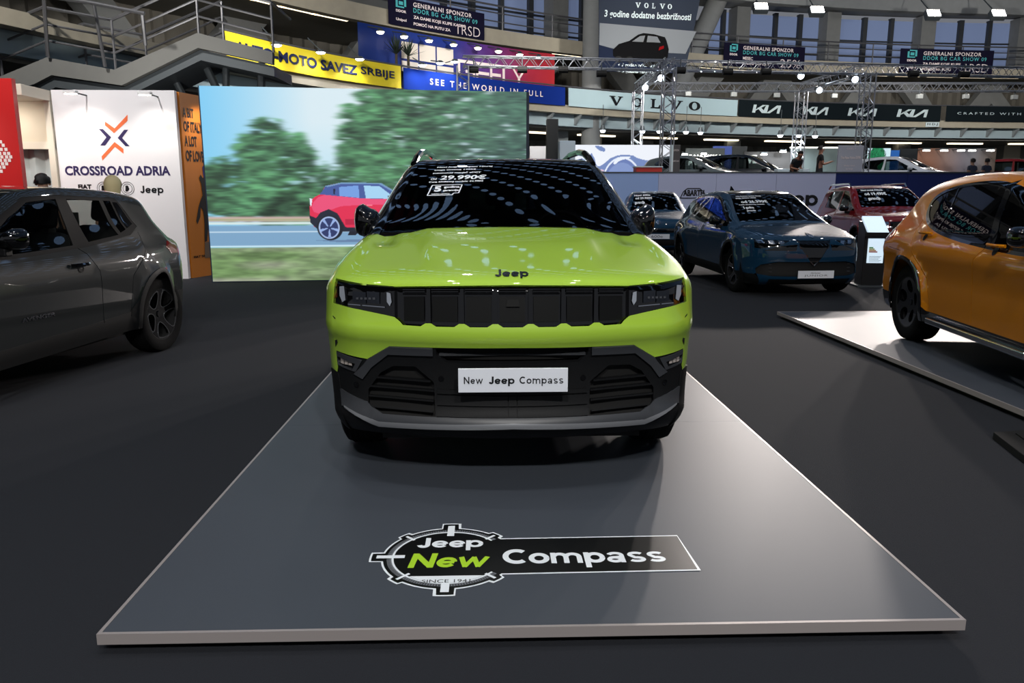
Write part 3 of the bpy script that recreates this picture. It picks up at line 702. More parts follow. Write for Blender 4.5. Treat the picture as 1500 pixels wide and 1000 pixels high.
    for hd, sx in zip(heads, (1, -1)):
        on([(sx*.80, .955), (sx*.775, .958), (sx*.768, .89), (sx*.785, .878), (sx*.80, .91)], 'light_guide', M_LED, -.004, hd)
        on([(sx*.565, .93), (sx*.548, .925), (sx*.543, .885), (sx*.552, .865), (sx*.565, .885)], 'light_guide', M_LED, -.004, hd)
        for k, (a, c) in enumerate(((.60, .66), (.665, .73))):
            on([(sx*a, .875), (sx*c, .882), (sx*c, .935), (sx*a, .93)], 'reflector', mat('lamp_reflector', (70, 74, 82), .15, metal=.8), -.007, hd)
        on([(sx*.575, .862), (sx*.755, .872), (sx*.755, .868), (sx*.575, .857)], 'trim_strip', M_CHR, -.004, hd, .004)
        for k in range(5): on([(sx*(.62+.02*k), .895), (sx*(.632+.02*k), .895), (sx*(.632+.02*k), .905), (sx*(.62+.02*k), .905)], 'led_cell', M_ALU, -.003, hd, .004)
        on([(sx*.838, .975), (sx*.815, .97), (sx*.815, .90), (sx*.838, .89)], 'side_marker', mat('amber_lens', (88, 40, 8), .2, coat=1), -.006, hd)
    for fr in [c for c in car.children if c.name.startswith('fog_lamp_recess')]:
        sx = 1 if fr is [c for c in car.children if c.name.startswith('fog_lamp_recess')][0] else -1
        for k in range(3):
            for j in range(2): on([(sx*(.755+.022*k), .555+.014*j), (sx*(.773+.022*k), .555+.014*j), (sx*(.773+.022*k), .566+.014*j), (sx*(.755+.022*k), .566+.014*j)], 'fog_led', mat('fog_crystal', (190, 180, 172), .3), -.006, fr, .008)
    on([(-.335, .628), (.335, .628), (.332, .636), (-.332, .636)], 'intake_blade', M_PLG, -.012, ch['upper_intake'], .02)
    for si, sx in zip([c for c in car.children if c.name.startswith('side_intake')], (1, -1)):
        for z, a, c in ((.372, .365, .645), (.418, .362, .672), (.464, .36, .665), (.508, .375, .63)):
            on([(sx*a, z-.004), (sx*c, z), (sx*c, z+.008), (sx*a, z+.004)], 'intake_blade', M_PLA, -.004, si, .03)
    for x, z in ((.325, .525), (.735, .468), (-.325, .525), (-.735, .468)): on(circle(x, z, .013, 14), 'parking_sensor', M_BLK, .0, car, .006)
    for sx in (-1, 1): on([(sx*.842, .80), (sx*.826, .79), (sx*.826, .66), (sx*.842, .635)], 'air_slit', M_GAP, .004, car, .004)
    # name plate and lettering
    yp = .018; pl = MB().box((-.243, yp-.028, .488), (.243, yp-.018, .597)).build('name_plate', mat('plate_white', (232, 236, 244), .3), car, bevel=.002)
    f = lambda u, v: (u, yp-.0305, v)
    K = mat('print_black', (14, 16, 20), .4)
    wordmark('New', (-.218, .528, -.134, .560), f, K, pl, weight=.75, gap=.10)
    wordmark('Jeep', (-.108, .517, .006, .561), f, K, pl)
    wordmark('Compass', (.028, .517, .222, .560), f, K, pl, weight=.75, gap=.10)
    g = lambda u, v: mp(u, v, .004)
    wordmark('Jeep', (-.078, .984, .072, 1.012), g, mat('badge_black', (16, 18, 22), .25), car, name='bonnet_lettering')
    # windscreen print
    def ws(u, v):      # u = x, v = 0..1 up the screen
        return tuple(b.centre(np.array([[u, t0+(t1-t0)*v]]), np.array([.003]))[0][0])
    W = mat('window_print', (235, 240, 245), .5)
    sh = lambda k: (lambda U: np.c_[U[:, 0]+(U[:, 1]-.5)*k, U[:, 1]])
    rows = [('Novi Jeep Compass Hibrid', -.445, -.075, .870, .905), ('snaga sistema 145KS', -.460, -.185, .815, .848), ('automatski menjač eDCT', -.467, -.150, .755, .790), ('Od', -.475, -.435, .66, .69), ('29.990€', -.415, -.115, .655, .730), ('Cena izloženog modela: 34.990€', -.485, -.135, .608, .640)]
    for s_, x0, x1, v0, v1 in rows: letters(s_, (x0, v0, x1, v1), ws, W, car, name='window_lettering', bold=.03, shear=.15)
    fr = [(-.485, .43), (-.33, .43), (-.32, .455), (-.29, .455), (-.27, .575), (-.46, .575)]
    for a, c in zip(fr, fr[1:]+fr[:1]):
        q = buffer_line([a, c], .008); flat(q, ws, W, car, 'window_badge_line')
    letters('5', (-.445, .48, -.40, .56), ws, W, car, name='window_lettering', bold=.05)
    letters('godina', (-.385, .52, -.285, .56), ws, W, car, name='window_lettering', bold=.04)
    letters('garancije', (-.39, .475, -.29, .508), ws, W, car, name='window_lettering', bold=.04)
    letters('FABRIČKA GARANCIJA', (-.46, .437, -.345, .458), ws, W, car, name='window_lettering', bold=.03)
    return car
G_W = glass('windscreen_glass', (.10, .105, .11), 1.55)
build_hero()
# ---------------- platforms ----------------
M_PLT = mat('platform_laminate', (70, 75, 83), .48, spec=.22, noise=.04, nscale=3); M_EDGE = mat('platform_edge', (170, 162, 160), .4, metal=.3); M_DECALB = mat('decal_black', (12, 13, 15), .35); M_DECALW = mat('decal_white', (240, 246, 250), .4)
def platform(label, x0, x1, y0, y1, cols, rows):
    t = thing('platform', label, 'platform', ((x0+x1)/2, y0, 0)); cx = (x0+x1)/2; w = (x1-x0)/2
    MB().box((-w+.05, .05, 0), (w-.05, y1-y0-.05, .034)).build('plinth', M_GAP, t)
    n = 0
    for i in range(cols):
        for j in range(rows):
            a = -w+.012+(2*w-.024)*i/cols; b = -w+.012+(2*w-.024)*(i+1)/cols; c = .012+(y1-y0-.024)*j/rows; d = .012+(y1-y0-.024)*(j+1)/rows
            MB().box((a+.0008, c+.0008, .034), (b-.0008, d-.0008, .0695)).build('deck_panel', M_PLT, t)
    for a, b in (((-w, 0), (w, .012)), ((-w, y1-y0-.012), (w, y1-y0)), ((-w, .012), (-w+.012, y1-y0-.012)), ((w-.012, .012), (w, y1-y0-.012))):
        MB().box((a[0], a[1], .034), (b[0], b[1], .0705)).build('edge_profile', M_EDGE, t)
    return t
PF = platform('large grey display platform under the lime green SUV, front centre', -1.235, 1.538, 2.24, 8.95, 1, 3)
# floor graphic, lying on the deck: (u, v) are metres on the platform
fx = lambda u, v, z=.0710: (u-.1515, v-2.24, z)
C0 = np.array([-.160, 2.738]); A = lambda u, v, z: (lambda p, q: fx(p, q, z))
def ringpoly(r0, r1, a0, a1, n=60):
    a = np.radians(np.linspace(a0, a1, n)); return np.r_[np.c_[C0[0]+r1*np.cos(a), C0[1]+r1*np.sin(a)], np.c_[C0[0]+r0*np.cos(a), C0[1]+r0*np.sin(a)][::-1]]
def deck(poly, m, z, name): return flat(poly, lambda u, v: fx(u, v, z), m, PF, name)
def blob(g):      # outline of badge: circle with tabs, plus the name bar; g = growth
    pts = []; ra = .245+g; hb = .142+g
    a0 = math.degrees(math.asin(min(.99, hb/ra)))
    tabs = [(90, .03, .045), (135, .022, .018), (180, .03, .045), (225, .022, .018), (270, .03, .045), (315, .022, .018), (45, .022, .018)]
    pts.append((C0[0]+ra*math.cos(math.radians(a0)), C0[1]+hb+.0))
    for a in np.arange(a0+1, 360-a0, 1.5):
        r = ra
        for c, w, h in tabs:
            if abs((a-c+180) % 360-180)*math.pi/180*.25 < w+g: r = ra+h
        pts.append((C0[0]+r*math.cos(math.radians(a)), C0[1]+r*math.sin(math.radians(a))))
    pts += [(C0[0]+ra*math.cos(math.radians(a0)), C0[1]-hb), (.760+g*1.3, 2.738-.132-g), (.752+g*.3, 2.738+.150+g)]
    return pts
deck(blob(.008), M_DECALW, .0712, 'badge_outline'); deck(blob(0), M_DECALB, .0716, 'badge_field')
M_DG = mat('decal_grey', (120, 124, 130), .4)
deck(ringpoly(.208, .232, 38, 322), M_DG, .0719, 'dial_ring'); deck(ringpoly(.206, .214, 38, 322), M_DECALW, .0722, 'dial_ring')
for k in range(0, 112): 
    a = 42+2.5*k
    if a < 320: deck(ringpoly(.219, .231, a-.5, a+.5, 2), M_DECALB, .0722, 'dial_tick') if k % 1 == 0 else None
seg_ = [(a, .2) for a in ()]
aa = np.radians(np.linspace(229, 311, 24)); deck(np.c_[C0[0]+.205*np.cos(aa), C0[1]+.205*np.sin(aa)], M_DECALW, .0722, 'badge_field')
for a, w, r0, r1 in ((90, .014, .175, .272), (180, .012, .165, .272), (270, .015, .19, .272), (135, .006, .2, .25), (225, .006, .19, .25), (45, .006, .2, .25), (315, .006, .2, .25)):
    c, s_ = math.cos(math.radians(a)), math.sin(math.radians(a)); q = [(r0, -w), (r1, -w), (r1, w), (r0, w)]
    deck([(C0[0]+u*c-v*s_, C0[1]+u*s_+v*c) for u, v in q], M_DECALW, .0725, 'dial_mark')
ft = lambda u, v: fx(u, v, .0724)
wordmark('Jeep', (-.287, 2.785, -.028, 2.897), ft, M_DECALW, PF, weight=1.0, gap=.02)
wordmark('New', (-.300, 2.645, -.005, 2.762), ft, mat('decal_lime', (176, 220, 50), .4), PF, weight=1.0, gap=.02, skew=lambda U: np.c_[U[:, 0]+(U[:, 1]-2.7)*.12, U[:, 1]])
wordmark('Compass', (.046, 2.632, .662, 2.788), ft, M_DECALW, PF, weight=1.0, gap=.02)
letters('SINCE 1941', (-.245, 2.532, -.072, 2.556), lambda u, v: fx(u, v, .0727), M_DECALB, PF)
P2 = platform('grey display platform under the orange car at the right', 3.405, 6.9, 2.6, 8.93, 2, 2)
ft_ = thing('floor_stand', 'black flat steel stand foot on the carpet at the right edge of the picture', 'stand', (2.99, 4.08, 0))
fp = [(-.01, .22), (.9, .36), (.8, -.5), (-.12, -.22)]
MB().prism(fp, 2, 0, .045).build('foot_plate', M_GAP, ft_, bevel=.004); MB().prism([(p[0]*.8+.1, p[1]*.8) for p in fp], 2, .045, .055).build('cover_plate', M_GAP, ft_, bevel=.003)
# ---------------- the other cars ----------------
def make_car(label, loc, ang, b, paint, S, R, zb=.2, ax=(.85, 3.4), RW=.34, tw=.21, track=None, style='petal', rim=M_BLK, edge=None, base=('front_bumper',), mir=None, arch_r=.40, clad=None, inside=True, hx=.09, ht=.07, group=None, sides=(1, -1), z0=0.0, cladm=None, mirm=None, wheels=True, ylow=.95):
    car = thing('car', label, 'car', (loc[0], loc[1], z0), -math.radians(ang), group)
    Z = b.tz; T = b.tyy
    def xz(poly): p = densify(np.array(poly, float), .05); return np.c_[p[:, 0], [Z(q) for q in p[:, 1]]]
    RR = R(b, xz, Z, T) if R else []
    cut_patch(b.centre, centre_domain(b), RR, centre_grid(b, hx, ht), (base[0], paint, 0, .02), car, seg=.06)
    SS = []
    if clad is not None: SS.append(('sill_cladding', np.array(clad, float), cladm or M_PLA, .004, .02))
    SS += S
    for cy in ax:
        if clad is not None: SS.append(('wheel_arch', arch(cy, RW+.01, arch_r+.05, zb), cladm or M_PLA, .008, .02))
        SS.append((None, arch(cy, RW+.01, arch_r, zb), M_PLA, 0, 0))
    cut_patch(b.side, side_domain(b), SS, side_grid(b, zb, .1), ('body_side', paint, 0, .02), car, seg=.07, mirror=True)
    L = b.L; wd = float(b.W(np.array([L/2]), np.array([.6]))[0])
    ub = MB().box((-wd+.26, .3, zb), (wd-.26, L-.3, zb+.2)).box((-wd+.12, ax[0]+arch_r+.05, zb+.03), (wd-.12, ax[1]-arch_r-.05, zb+.3)).box((-wd+.14, ax[0]+.45, zb+.2), (wd-.14, ax[1]+.2, ylow)).box((-wd+.26, .5, zb+.1), (wd-.26, ax[0]+.5, .72))
    ub.build('underbody', M_DARK, car)
    if inside:
        y0 = ax[0]+.45
        MB().box((-wd+.2, y0, ylow-.15), (wd-.2, y0+.4, ylow+.04)).build('dashboard', M_DARK, car, bevel=.02)
        for sx in (-.36, .36): seat(car, sx, y0+.85, .42)
        for sx in (-.38, .38): seat(car, sx, y0+1.65, .45)
        steering(car, .36, y0+.52, ylow+.02)
    if wheels:
        for sx in sides:
            for cy in ax: wheel_parts(car, sx*(wd-.02-tw/2), cy, RW, tw, style, rim, edge, side=sx)
    if mir:
        for sx in (-1, 1): mirror_part(car, sx*mir[0], mir[1], mir[2], sx, mirm, w=.2, h=.15)
    return car
def prj(b, car):
    Z = b.tz
    def on(poly, name, m, off, par=None, th=.006):
        p = np.array(poly, float); n = len(p)
        Q = b.centre(np.c_[p[:, 0], [Z(v) for v in p[:, 1]]], np.full(n, off))[0]; Q2 = b.centre(np.c_[p[:, 0], [Z(v) for v in p[:, 1]]], np.full(n, off-th))[0]
        V = Q.tolist()+Q2.tolist(); F = [tuple(range(n)), tuple(range(n, 2*n))[::-1]]+[(k, n+k, n+(k+1) % n, (k+1) % n) for k in range(n)]
        return MB().add(V, F).build(name, m, par or car)
    return on
def handle(b, car, y, z, sx, m, w=.2):
    P = b.side(np.array([[y, z]]), np.array([.0]))[0][0]; x = P[0]
    q = MB()
    for k in range(8):
        a0 = y-w/2+w*k/8; a1 = a0+w/8; h0 = .034*math.sin(math.pi*k/8)**.6 if k else 0; h1 = .034*abs(math.sin(math.pi*(k+1)/8))**.6
        q.tube((sx*(x+h0), a0, z), (sx*(x+h1), a1, z), .014, 6)
    o = q.build('door_handle', m, car, smooth=True)
    V = circle(y+.0, z-.0, .034, 14); Q = b.side(V, np.full(len(V), .003))[0]*[sx, 1, 1]
    mesh_obj('handle_cup', Q, [tuple(range(len(V)))], M_GAP, o)
    return o
def screen_regions(b, T, w0, w1, ya, yb, yc, roof=M_BLK, g=None, rear=None, roofname='roof'):
    t0, t1 = T(ya), T(yb); R = []
    R.append((roofname, np.array([(-1, t0), (1, t0), (1, T(yc)), (-1, T(yc))]), roof, 0, .02))
    R.append(('windshield_frame', np.array([(-1, t0), (1, t0), (1, t1+.02), (-1, t1+.02)]), M_BLK, 0, .02))
    R.append(('windshield', densify(np.array([(-w0, t0), (w0, t0), (w1, t1-.03), (w1-.15, t1), (-w1+.15, t1), (-w1, t1-.03)]), .1), g or G_MIDW, -.004, 0))
    return R
G_MIDW = glass('screen_glass', (.16, .17, .175), 1.5)
PRINT = mat('window_print', (235, 240, 245), .5)
def price_print(b, car, t0, t1, rows):
    f = lambda u, v: tuple(b.centre(np.array([[u, t0+(t1-t0)*v]]), np.array([.003]))[0][0])
    for s_, x0, x1, v0, v1 in rows: letters(s_, (x0, v0, x1, v1), f, PRINT, car, name='window_lettering', bold=.04)
# --- grey SUV at the left ---
M_GREY = mat('granite_paint', (24, 28, 30), .5, spec=.1, coat=1.0)
av = [(.15, .22), (.04, .3), (0, .5), (.02, .75), (.08, .88), (.3, .95), (.8, 1.02), (1.05, 1.06), (1.2, 1.12), (1.7, 1.37), (1.95, 1.45), (2.2, 1.487), (2.6, 1.50), (3.1, 1.482), (3.5, 1.44), (3.62, 1.415), (3.66, 1.36), (3.78, 1.17), (3.88, 1.06), (4.0, 1.02), (4.03, .95), (4.06, .7), (4.04, .5), (3.98, .3)]
BA = Body(av, [.2, .35, .55, .75, .9, .99, 1.06, 1.5], [.82, .865, .875, .885, .875, .845, .80, .625], [0, .5, 1.2, 3.2, 4.08], [-.03, 0, 0, 0, -.05], ([0, .2, .3, .6, .8, 1], [.08, .1, .1, .09, .1, .1]), arches=[(.80, .35, .38), (3.36, .35, .38)], flare=.03, belt=1.05, crown=.05, ymid=2.3)
SA = [('window_surround', np.array([(1.12, 1.02), (1.68, 1.31), (2.0, 1.425), (2.4, 1.445), (3.15, 1.42), (3.30, 1.18), (3.1, 1.11), (2.5, 1.05), (1.8, 1.02)]), mat('pillar_satin', (9, 9, 10), .7, spec=.15), -.002, .01),
      ('side_glass', np.array([(1.25, 1.045), (1.72, 1.29), (2.02, 1.395), (2.37, 1.415), (2.33, 1.07), (1.8, 1.05)]), G_MID, -.010, 0),
      ('side_glass', np.array([(2.50, 1.415), (2.93, 1.40), (2.95, 1.12), (2.52, 1.085)]), glass('side_glass_clear', (.55, .58, .56)), -.010, 0),
      ('side_glass', np.array([(2.98, 1.40), (3.07, 1.395), (3.10, 1.16), (3.0, 1.135)]), G_DARK, -.010, 0),
      ('door_handle_trim', np.array([(3.10, 1.385), (3.15, 1.38), (3.24, 1.20), (3.13, 1.17)]), M_BLK, .002, .01),
      ('door_gap', buffer_line([(1.22, .38), (1.14, .6), (1.16, .98)], .007), M_GAP, -.012, 0), ('door_gap', buffer_line([(2.50, .40), (2.50, .85), (2.42, 1.0), (2.36, 1.045)], .007), M_GAP, -.012, 0), ('door_gap', buffer_line([(2.86, .40), (2.92, .75), (3.18, .98), (3.24, 1.13)], .006), M_GAP, -.012, 0),
      ('tail_lamp', np.array([(3.70, .98), (3.76, 1.03), (4.2, 1.03), (4.2, .90), (3.80, .92)]), M_RED, .004, .02)]
def RA(b, xz, Z, T):
    R = screen_regions(b, T, .66, .55, 1.16, 1.92, 3.62, M_GREY)
    R.append(('tailgate', np.array([(-1, T(3.62)), (1, T(3.62)), (1, b.t[-1]+.5), (-1, b.t[-1]+.5)]), M_GREY, 0, .02))
    R.append(('rear_window', np.array([(-.54, Z(1.39, True)), (.54, Z(1.39, True)), (.64, Z(1.10, True)), (-.64, Z(1.10, True))]), glass('side_glass_clear', (.55, .58, .56)), -.003, 0))
    return R
grey = make_car('dark grey SUV with black cladding, nearest on the left edge', (-4.386, 3.96), 9.2, BA, M_GREY, SA, RA, ax=(.80, 3.36), RW=.345, tw=.215, style='petal', edge=M_ALU, mir=(.80, 1.50, 1.12), clad=[(-1, .1), (-1, .5), (.3, .45), (1.25, .38), (2.3, .41), (2.85, .44), (2.98, .55), (3.8, .52), (4.3, .55), (4.3, .1)], arch_r=.385)
for sx in (1, -1):
    for hy, hz in ((2.28, .895),): handle(BA, grey, hy, hz, sx, M_BLK)
letters('AVENGER', (0, 0, .30, .035), lambda u, v: tuple(BA.side(np.array([[1.95-u, .56+v]]), np.array([.004]))[0][0]*[1, 1, 1]), M_PLG, grey, 'door_lettering', bold=.03) if False else None
letters('AVENGER', (1.62, .545, 1.95, .575), lambda u, v: tuple(BA.side(np.array([[u, v]]), np.array([.004]))[0][0]), M_CHR, grey, 'door_lettering', bold=.02)
# --- orange car at the right ---
M_ORG = mat('orange_paint', (200, 122, 10), .45, spec=.1, coat=1.0)
to = [(.15, .2), (.04, .3), (0, .5), (.04, .7), (.12, .8), (.4, .88), (.9, .97), (1.1, 1.01), (1.3, 1.08), (1.8, 1.34), (2.1, 1.45), (2.4, 1.52), (2.7, 1.545), (3.1, 1.545), (3.5, 1.52), (3.85, 1.475), (4.05, 1.41), (4.12, 1.33), (4.30, 1.14), (4.42, 1.05), (4.50, .98), (4.53, .8), (4.50, .6), (4.52, .45), (4.42, .26)]
BO = Body(to, [.2, .32, .5, .68, .85, .93, 1.0, 1.08, 1.55], [.84, .875, .885, .885, .915, .91, .87, .83, .64], [0, .5, 1.2, 3.4, 4.53], [-.03, 0, 0, .0, -.04], ([0, .2, .3, .6, .8, 1], [.08, .1, .1, .09, .12, .12]), arches=[(.93, .36, .40), (3.60, .36, .40)], flare=.03, belt=1.05, crown=.05, ymid=2.5, rbow=(.22, 1.2, .7))
ov = chaikin([(1.15, 1.02), (1.6, 1.22), (2.05, 1.39), (2.5, 1.46), (3.0, 1.455), (3.4, 1.41), (3.62, 1.33), (3.60, 1.22), (3.35, 1.12), (2.9, 1.05), (2.2, 1.01), (1.6, .99)], 2, True)
ovs = chaikin([(1.10, 1.0), (1.58, 1.24), (2.03, 1.415), (2.5, 1.487), (3.0, 1.48), (3.42, 1.435), (3.67, 1.34), (3.64, 1.20), (3.37, 1.095), (2.9, 1.025), (2.2, .985), (1.6, .965)], 2, True)
SO = [('window_surround', ovs, M_BLK, .0, .01), ('side_glass', ov, G_DARK, -.006, 0),
      ('pillar_trim', buffer_line([(2.18, 1.0), (2.34, 1.47)], .10), M_BLK, -.002, .01), ('pillar_trim', buffer_line([(3.18, 1.08), (3.22, 1.44)], .025), M_BLK, -.002, .01),
      ('door_gap', buffer_line([(2.30, .36), (2.33, .7), (2.30, .9), (2.22, .985)], .007), M_GAP, -.012, 0), ('door_gap', buffer_line([(3.05, .36), (3.14, .62), (3.42, .85), (3.56, 1.0), (3.60, 1.16)], .007), M_GAP, -.012, 0), ('door_gap', buffer_line([(1.3, .36), (1.24, .6), (1.26, .98)], .007), M_GAP, -.012, 0),
      ('tail_lamp', np.array([(4.16, 1.05), (4.3, 1.06), (4.7, 1.04), (4.7, .90), (4.4, .92), (4.2, .97)]), M_RED, .003, .02),
      ('bumper_gap', buffer_line([(3.62, .80), (3.72, .86), (4.2, .88)], .006), M_GAP, -.01, 0)]
def RO(b, xz, Z, T):
    R = screen_regions(b, T, .68, .56, 1.2, 2.15, 3.95, M_ORG)
    R.append(('grille', xz([(-.30, .74), (.30, .74), (.05, .44), (-.05, .44)]), M_BLK, -.01, .02)); R.append(('lower_grille', xz([(-.72, .26), (.72, .26), (.60, .42), (-.60, .42)]), M_GAP, -.02, .02))
    for s_ in (1, -1): R.append(('headlamp', xz([(s_*.42, .70), (s_*.86, .74), (s_*.86, .64), (s_*.46, .64)]), M_CHR, -.004, .02))
    R.append(('tailgate', np.array([(-1, T(3.95)), (1, T(3.95)), (1, b.t[-1]+.5), (-1, b.t[-1]+.5)]), M_ORG, 0, .02))
    R.append(('rear_window', np.array([(-.55, Z(1.36, True)), (.55, Z(1.36, True)), (.66, Z(1.13, True)), (-.66, Z(1.13, True))]), G_DARK, -.003, 0))
    return R
orange = make_car('orange SUV with black wheels on the right-hand platform', (4.36, 3.46), 7, BO, M_ORG, SO, RO, ax=(.93, 3.60), RW=.355, tw=.235, style='dial', rim=mat('black_alloy', (26, 26, 28), .18, metal=.6, coat=1), mir=(.86, 1.45, 1.06), mirm=M_BLK, clad=[(-1, .1), (-1, .34), (1.3, .345), (3.1, .345), (3.2, .40), (4.0, .40), (4.8, .42), (4.8, .1)], cladm=M_BLK, arch_r=.40, z0=.0735)
for sx in (1, -1):
    for hy, hz in ((2.05, .985), (3.30, 1.02)): handle(BO, orange, hy, hz, sx, M_ORG, .24)
MB().box((-.93, 1.45, .25), (-.86, 3.0, .30)).build('side_step', M_CHR, orange, bevel=.01)
# --- teal crossover in the middle distance ---
M_TEAL = mat('teal_paint', (8, 48, 74), .45, spec=.1, coat=1.0)
ju = [(.16, .17), (.05, .22), (.02, .32), (.05, .42), (.03, .55), (.05, .68), (.07, .78), (.14, .845), (.4, .90), (.8, .97), (1.05, 1.01), (1.2, 1.07), (1.75, 1.37), (2.0, 1.46), (2.3, 1.50), (2.7, 1.50), (3.2, 1.46), (3.6, 1.38), (3.72, 1.32), (3.85, 1.12), (4.0, 1.03), (4.13, .98), (4.14, .8), (4.12, .5), (4.02, .3)]
BJ = Body(ju, [.2, .35, .55, .72, .85, .93, 1.0, 1.5], [.80, .86, .875, .885, .88, .85, .80, .60], [0, .5, 1.2, 3.2, 4.17], [-.02, 0, 0, 0, -.05], ([0, .2, .3, .6, .8, 1], [.09, .11, .12, .09, .1, .1]), arches=[(.86, .35, .39), (3.42, .35, .39)], flare=.03, belt=1.03, crown=.05, ymid=2.3, bow=(.34, 3.2, .62))
SJ = [('window_surround', chaikin([(1.12, .99), (1.68, 1.29), (2.0, 1.42), (2.5, 1.45), (3.1, 1.40), (3.42, 1.24), (3.36, 1.14), (2.6, 1.02), (1.8, .98)], 1, True), M_BLK, 0, .01),
      ('side_glass', np.array([(1.25, 1.02), (1.72, 1.27), (2.02, 1.385), (2.35, 1.41), (2.33, 1.03), (1.8, 1.01)]), G_MID, -.006, 0), ('side_glass', chaikin([(2.43, 1.41), (3.05, 1.36), (3.33, 1.22), (3.25, 1.15), (2.45, 1.045)], 1, True), G_MID, -.006, 0),
      ('door_gap', buffer_line([(1.25, .38), (1.2, .6), (1.2, .96)], .01), M_GAP, -.012, 0), ('door_gap', buffer_line([(2.40, .38), (2.42, .8), (2.38, 1.0)], .01), M_GAP, -.012, 0)]
def RJ(b, xz, Z, T):
    R = [('hood', np.r_[xz([(-1, .84), (-.6, .845), (0, .835), (.6, .845), (1, .84)])[:12], [[1, T(1.12)], [-1, T(1.12)]]], M_TEAL, 0, .02)]
    R = [('hood', np.array([(-1, Z(.845)), (1, Z(.845)), (1, T(1.12)), (-1, T(1.12))]), M_TEAL, 0, .02)]
    R += screen_regions(b, T, .68, .54, 1.14, 1.95, 3.6, M_BLK)
    for s_ in (1, -1):
        R.append(('headlamp', xz([(s_*.33, .80), (s_*.60, .815), (s_*.88, .83), (s_*.88, .70), (s_*.70, .685), (s_*.50, .72)]), M_BLK, -.005, .02))
        R.append(('lamp_band', xz([(s_*.24, .745), (s_*.50, .72), (s_*.68, .655), (s_*.26, .66)]), M_BLK, -.008, .02))
    R.append(('lower_grille', xz([(-.80, .34), (-.70, .46), (-.5, .505), (.5, .505), (.70, .46), (.80, .34), (.55, .30), (-.55, .30)]), M_GAP, -.03, .02))
    R.append(('shield_grille', xz([(-.225, .80), (.225, .80), (.21, .72), (.03, .46), (-.03, .46), (-.21, .72)]), M_BLK, -.006, .03))
    R.append(('chin', xz([(-.6, .26), (.6, .26), (.6, .1), (-.6, .1)]), M_PLA, -.01, .02))
    return R
jr = make_car('dark teal crossover facing right with a white name plate', (4.55, 10.62), -4, BJ, M_TEAL, SJ, RJ, ax=(.86, 3.42), RW=.345, tw=.215, style='petal', rim=M_BLK, edge=M_CHR, mir=(.80, 1.45, 1.03), clad=[(-1, .1), (-1, .28), (.4, .34), (1.2, .36), (2.9, .40), (3.1, .45), (4.4, .45), (4.4, .1)], arch_r=.39)
on = prj(BJ, jr)
for s_ in (1, -1):
    for k in range(3): on([(s_*(.40+.13*k), .745+.008*k), (s_*(.47+.13*k), .745+.008*k), (s_*(.49+.13*k), .80+.008*k), (s_*(.42+.13*k), .80+.008*k)], 'reflector', M_CHR, -.001)
    on([(s_*.33, .795), (s_*.84, .825), (s_*.84, .832), (s_*.33, .803)], 'running_light', M_LED, .002)
for a, c in zip([(-.235, .805), (-.215, .715), (0, .445), (.215, .715), (.235, .805)][:-1], [(-.215, .715), (0, .445), (.215, .715), (.235, .805)]): on(buffer_line([a, c], .014), 'grille_rim', mat('dark_chrome', (84, 88, 94), .2, metal=1.0), .006)
on(circle(0, .862, .03, 16), 'bonnet_badge', M_CHR, .006)
for z in (.36, .41, .46): on([(-.6, z), (.6, z), (.6, z+.008), (-.6, z+.008)], 'grille_slat', M_PLG, -.012, th=.01)
pj = MB().box((-.26, -.03, .285), (.26, -.02, .39)).build('name_plate', mat('plate_white', (232, 236, 244), .3), jr)
letters('JUNIOR', (-.17, .305, .17, .335), lambda u, v: (u, -.032, v), mat('print_black', (14, 16, 20)), pj, bold=-.01, space=1.1); letters('Alfa Romeo', (-.08, .35, .06, .368), lambda u, v: (u, -.032, v), mat('print_black', (14, 16, 20)), pj)
price_print(BJ, jr, BJ.tyy(1.14), BJ.tyy(1.95), [('Alfa Romeo Junior Ibrida', -.46, -.05, .86, .92), ('snaga sistema 145KS', -.48, -.16, .78, .84), ('od 26.390€', -.44, -.02, .62, .72), ('Cena izloženog modela', -.5, -.1, .54, .58), ('5 godina', -.46, -.3, .40, .50), ('garancije', -.44, -.3, .32, .38)])
MB().add([(-.02, 3.1, 1.47), (.02, 3.1, 1.47), (.01, 3.28, 1.58), (-.01, 3.28, 1.58), (-.02, 3.3, 1.45), (.02, 3.3, 1.45)], [(0, 1, 2, 3), (1, 5, 2), (0, 3, 4), (3, 2, 5, 4), (0, 4, 5, 1)]).build('roof_aerial', M_BLK, jr)
# --- small teal hatchback behind it ---
hb = [(.14, .18), (.03, .24), (.0, .36), (.02, .5), (.0, .62), (.03, .74), (.1, .84), (.3, .92), (.8, 1.0), (1.0, 1.04), (1.1, 1.08), (1.7, 1.40), (1.95, 1.49), (2.3, 1.53), (2.8, 1.52), (3.4, 1.46), (3.75, 1.38), (3.95, 1.1), (4.08, .98), (4.12, .7), (4.1, .4), (4.0, .26)]
BH = Body(hb, [.2, .35, .55, .75, .88, .96, 1.04, 1.5], [.80, .86, .87, .88, .87, .85, .80, .60], [0, .5, 1.2, 3.2, 4.17], [-.03, 0, 0, 0, -.05], ([0, .2, .3, .6, .8, 1], [.12, .16, .16, .10, .12, .1]), arches=[(.85, .34, .38), (3.4, .34, .38)], flare=.03, belt=1.05, crown=.06, ymid=2.3, bow=(.38, 3.2, .6))
def sides(b0=1.03, b1=1.14): return [('side_glass', chaikin([(1.2, b0), (1.7, b0+.26), (2.0, 1.41), (2.4, 1.43), (2.38, b0+.02)], 0, True), G_MID, -.006, 0), ('side_glass', np.array([(2.47, 1.43), (3.1, 1.40), (3.35, 1.25), (3.3, b1), (2.48, b0+.02)]), G_MID, -.006, 0), ('door_gap', buffer_line([(1.25, .38), (1.2, .6), (1.2, b0-.03)], .01), M_GAP, -.012, 0), ('door_gap', buffer_line([(2.42, .38), (2.43, b0-.03)], .01), M_GAP, -.012, 0)]
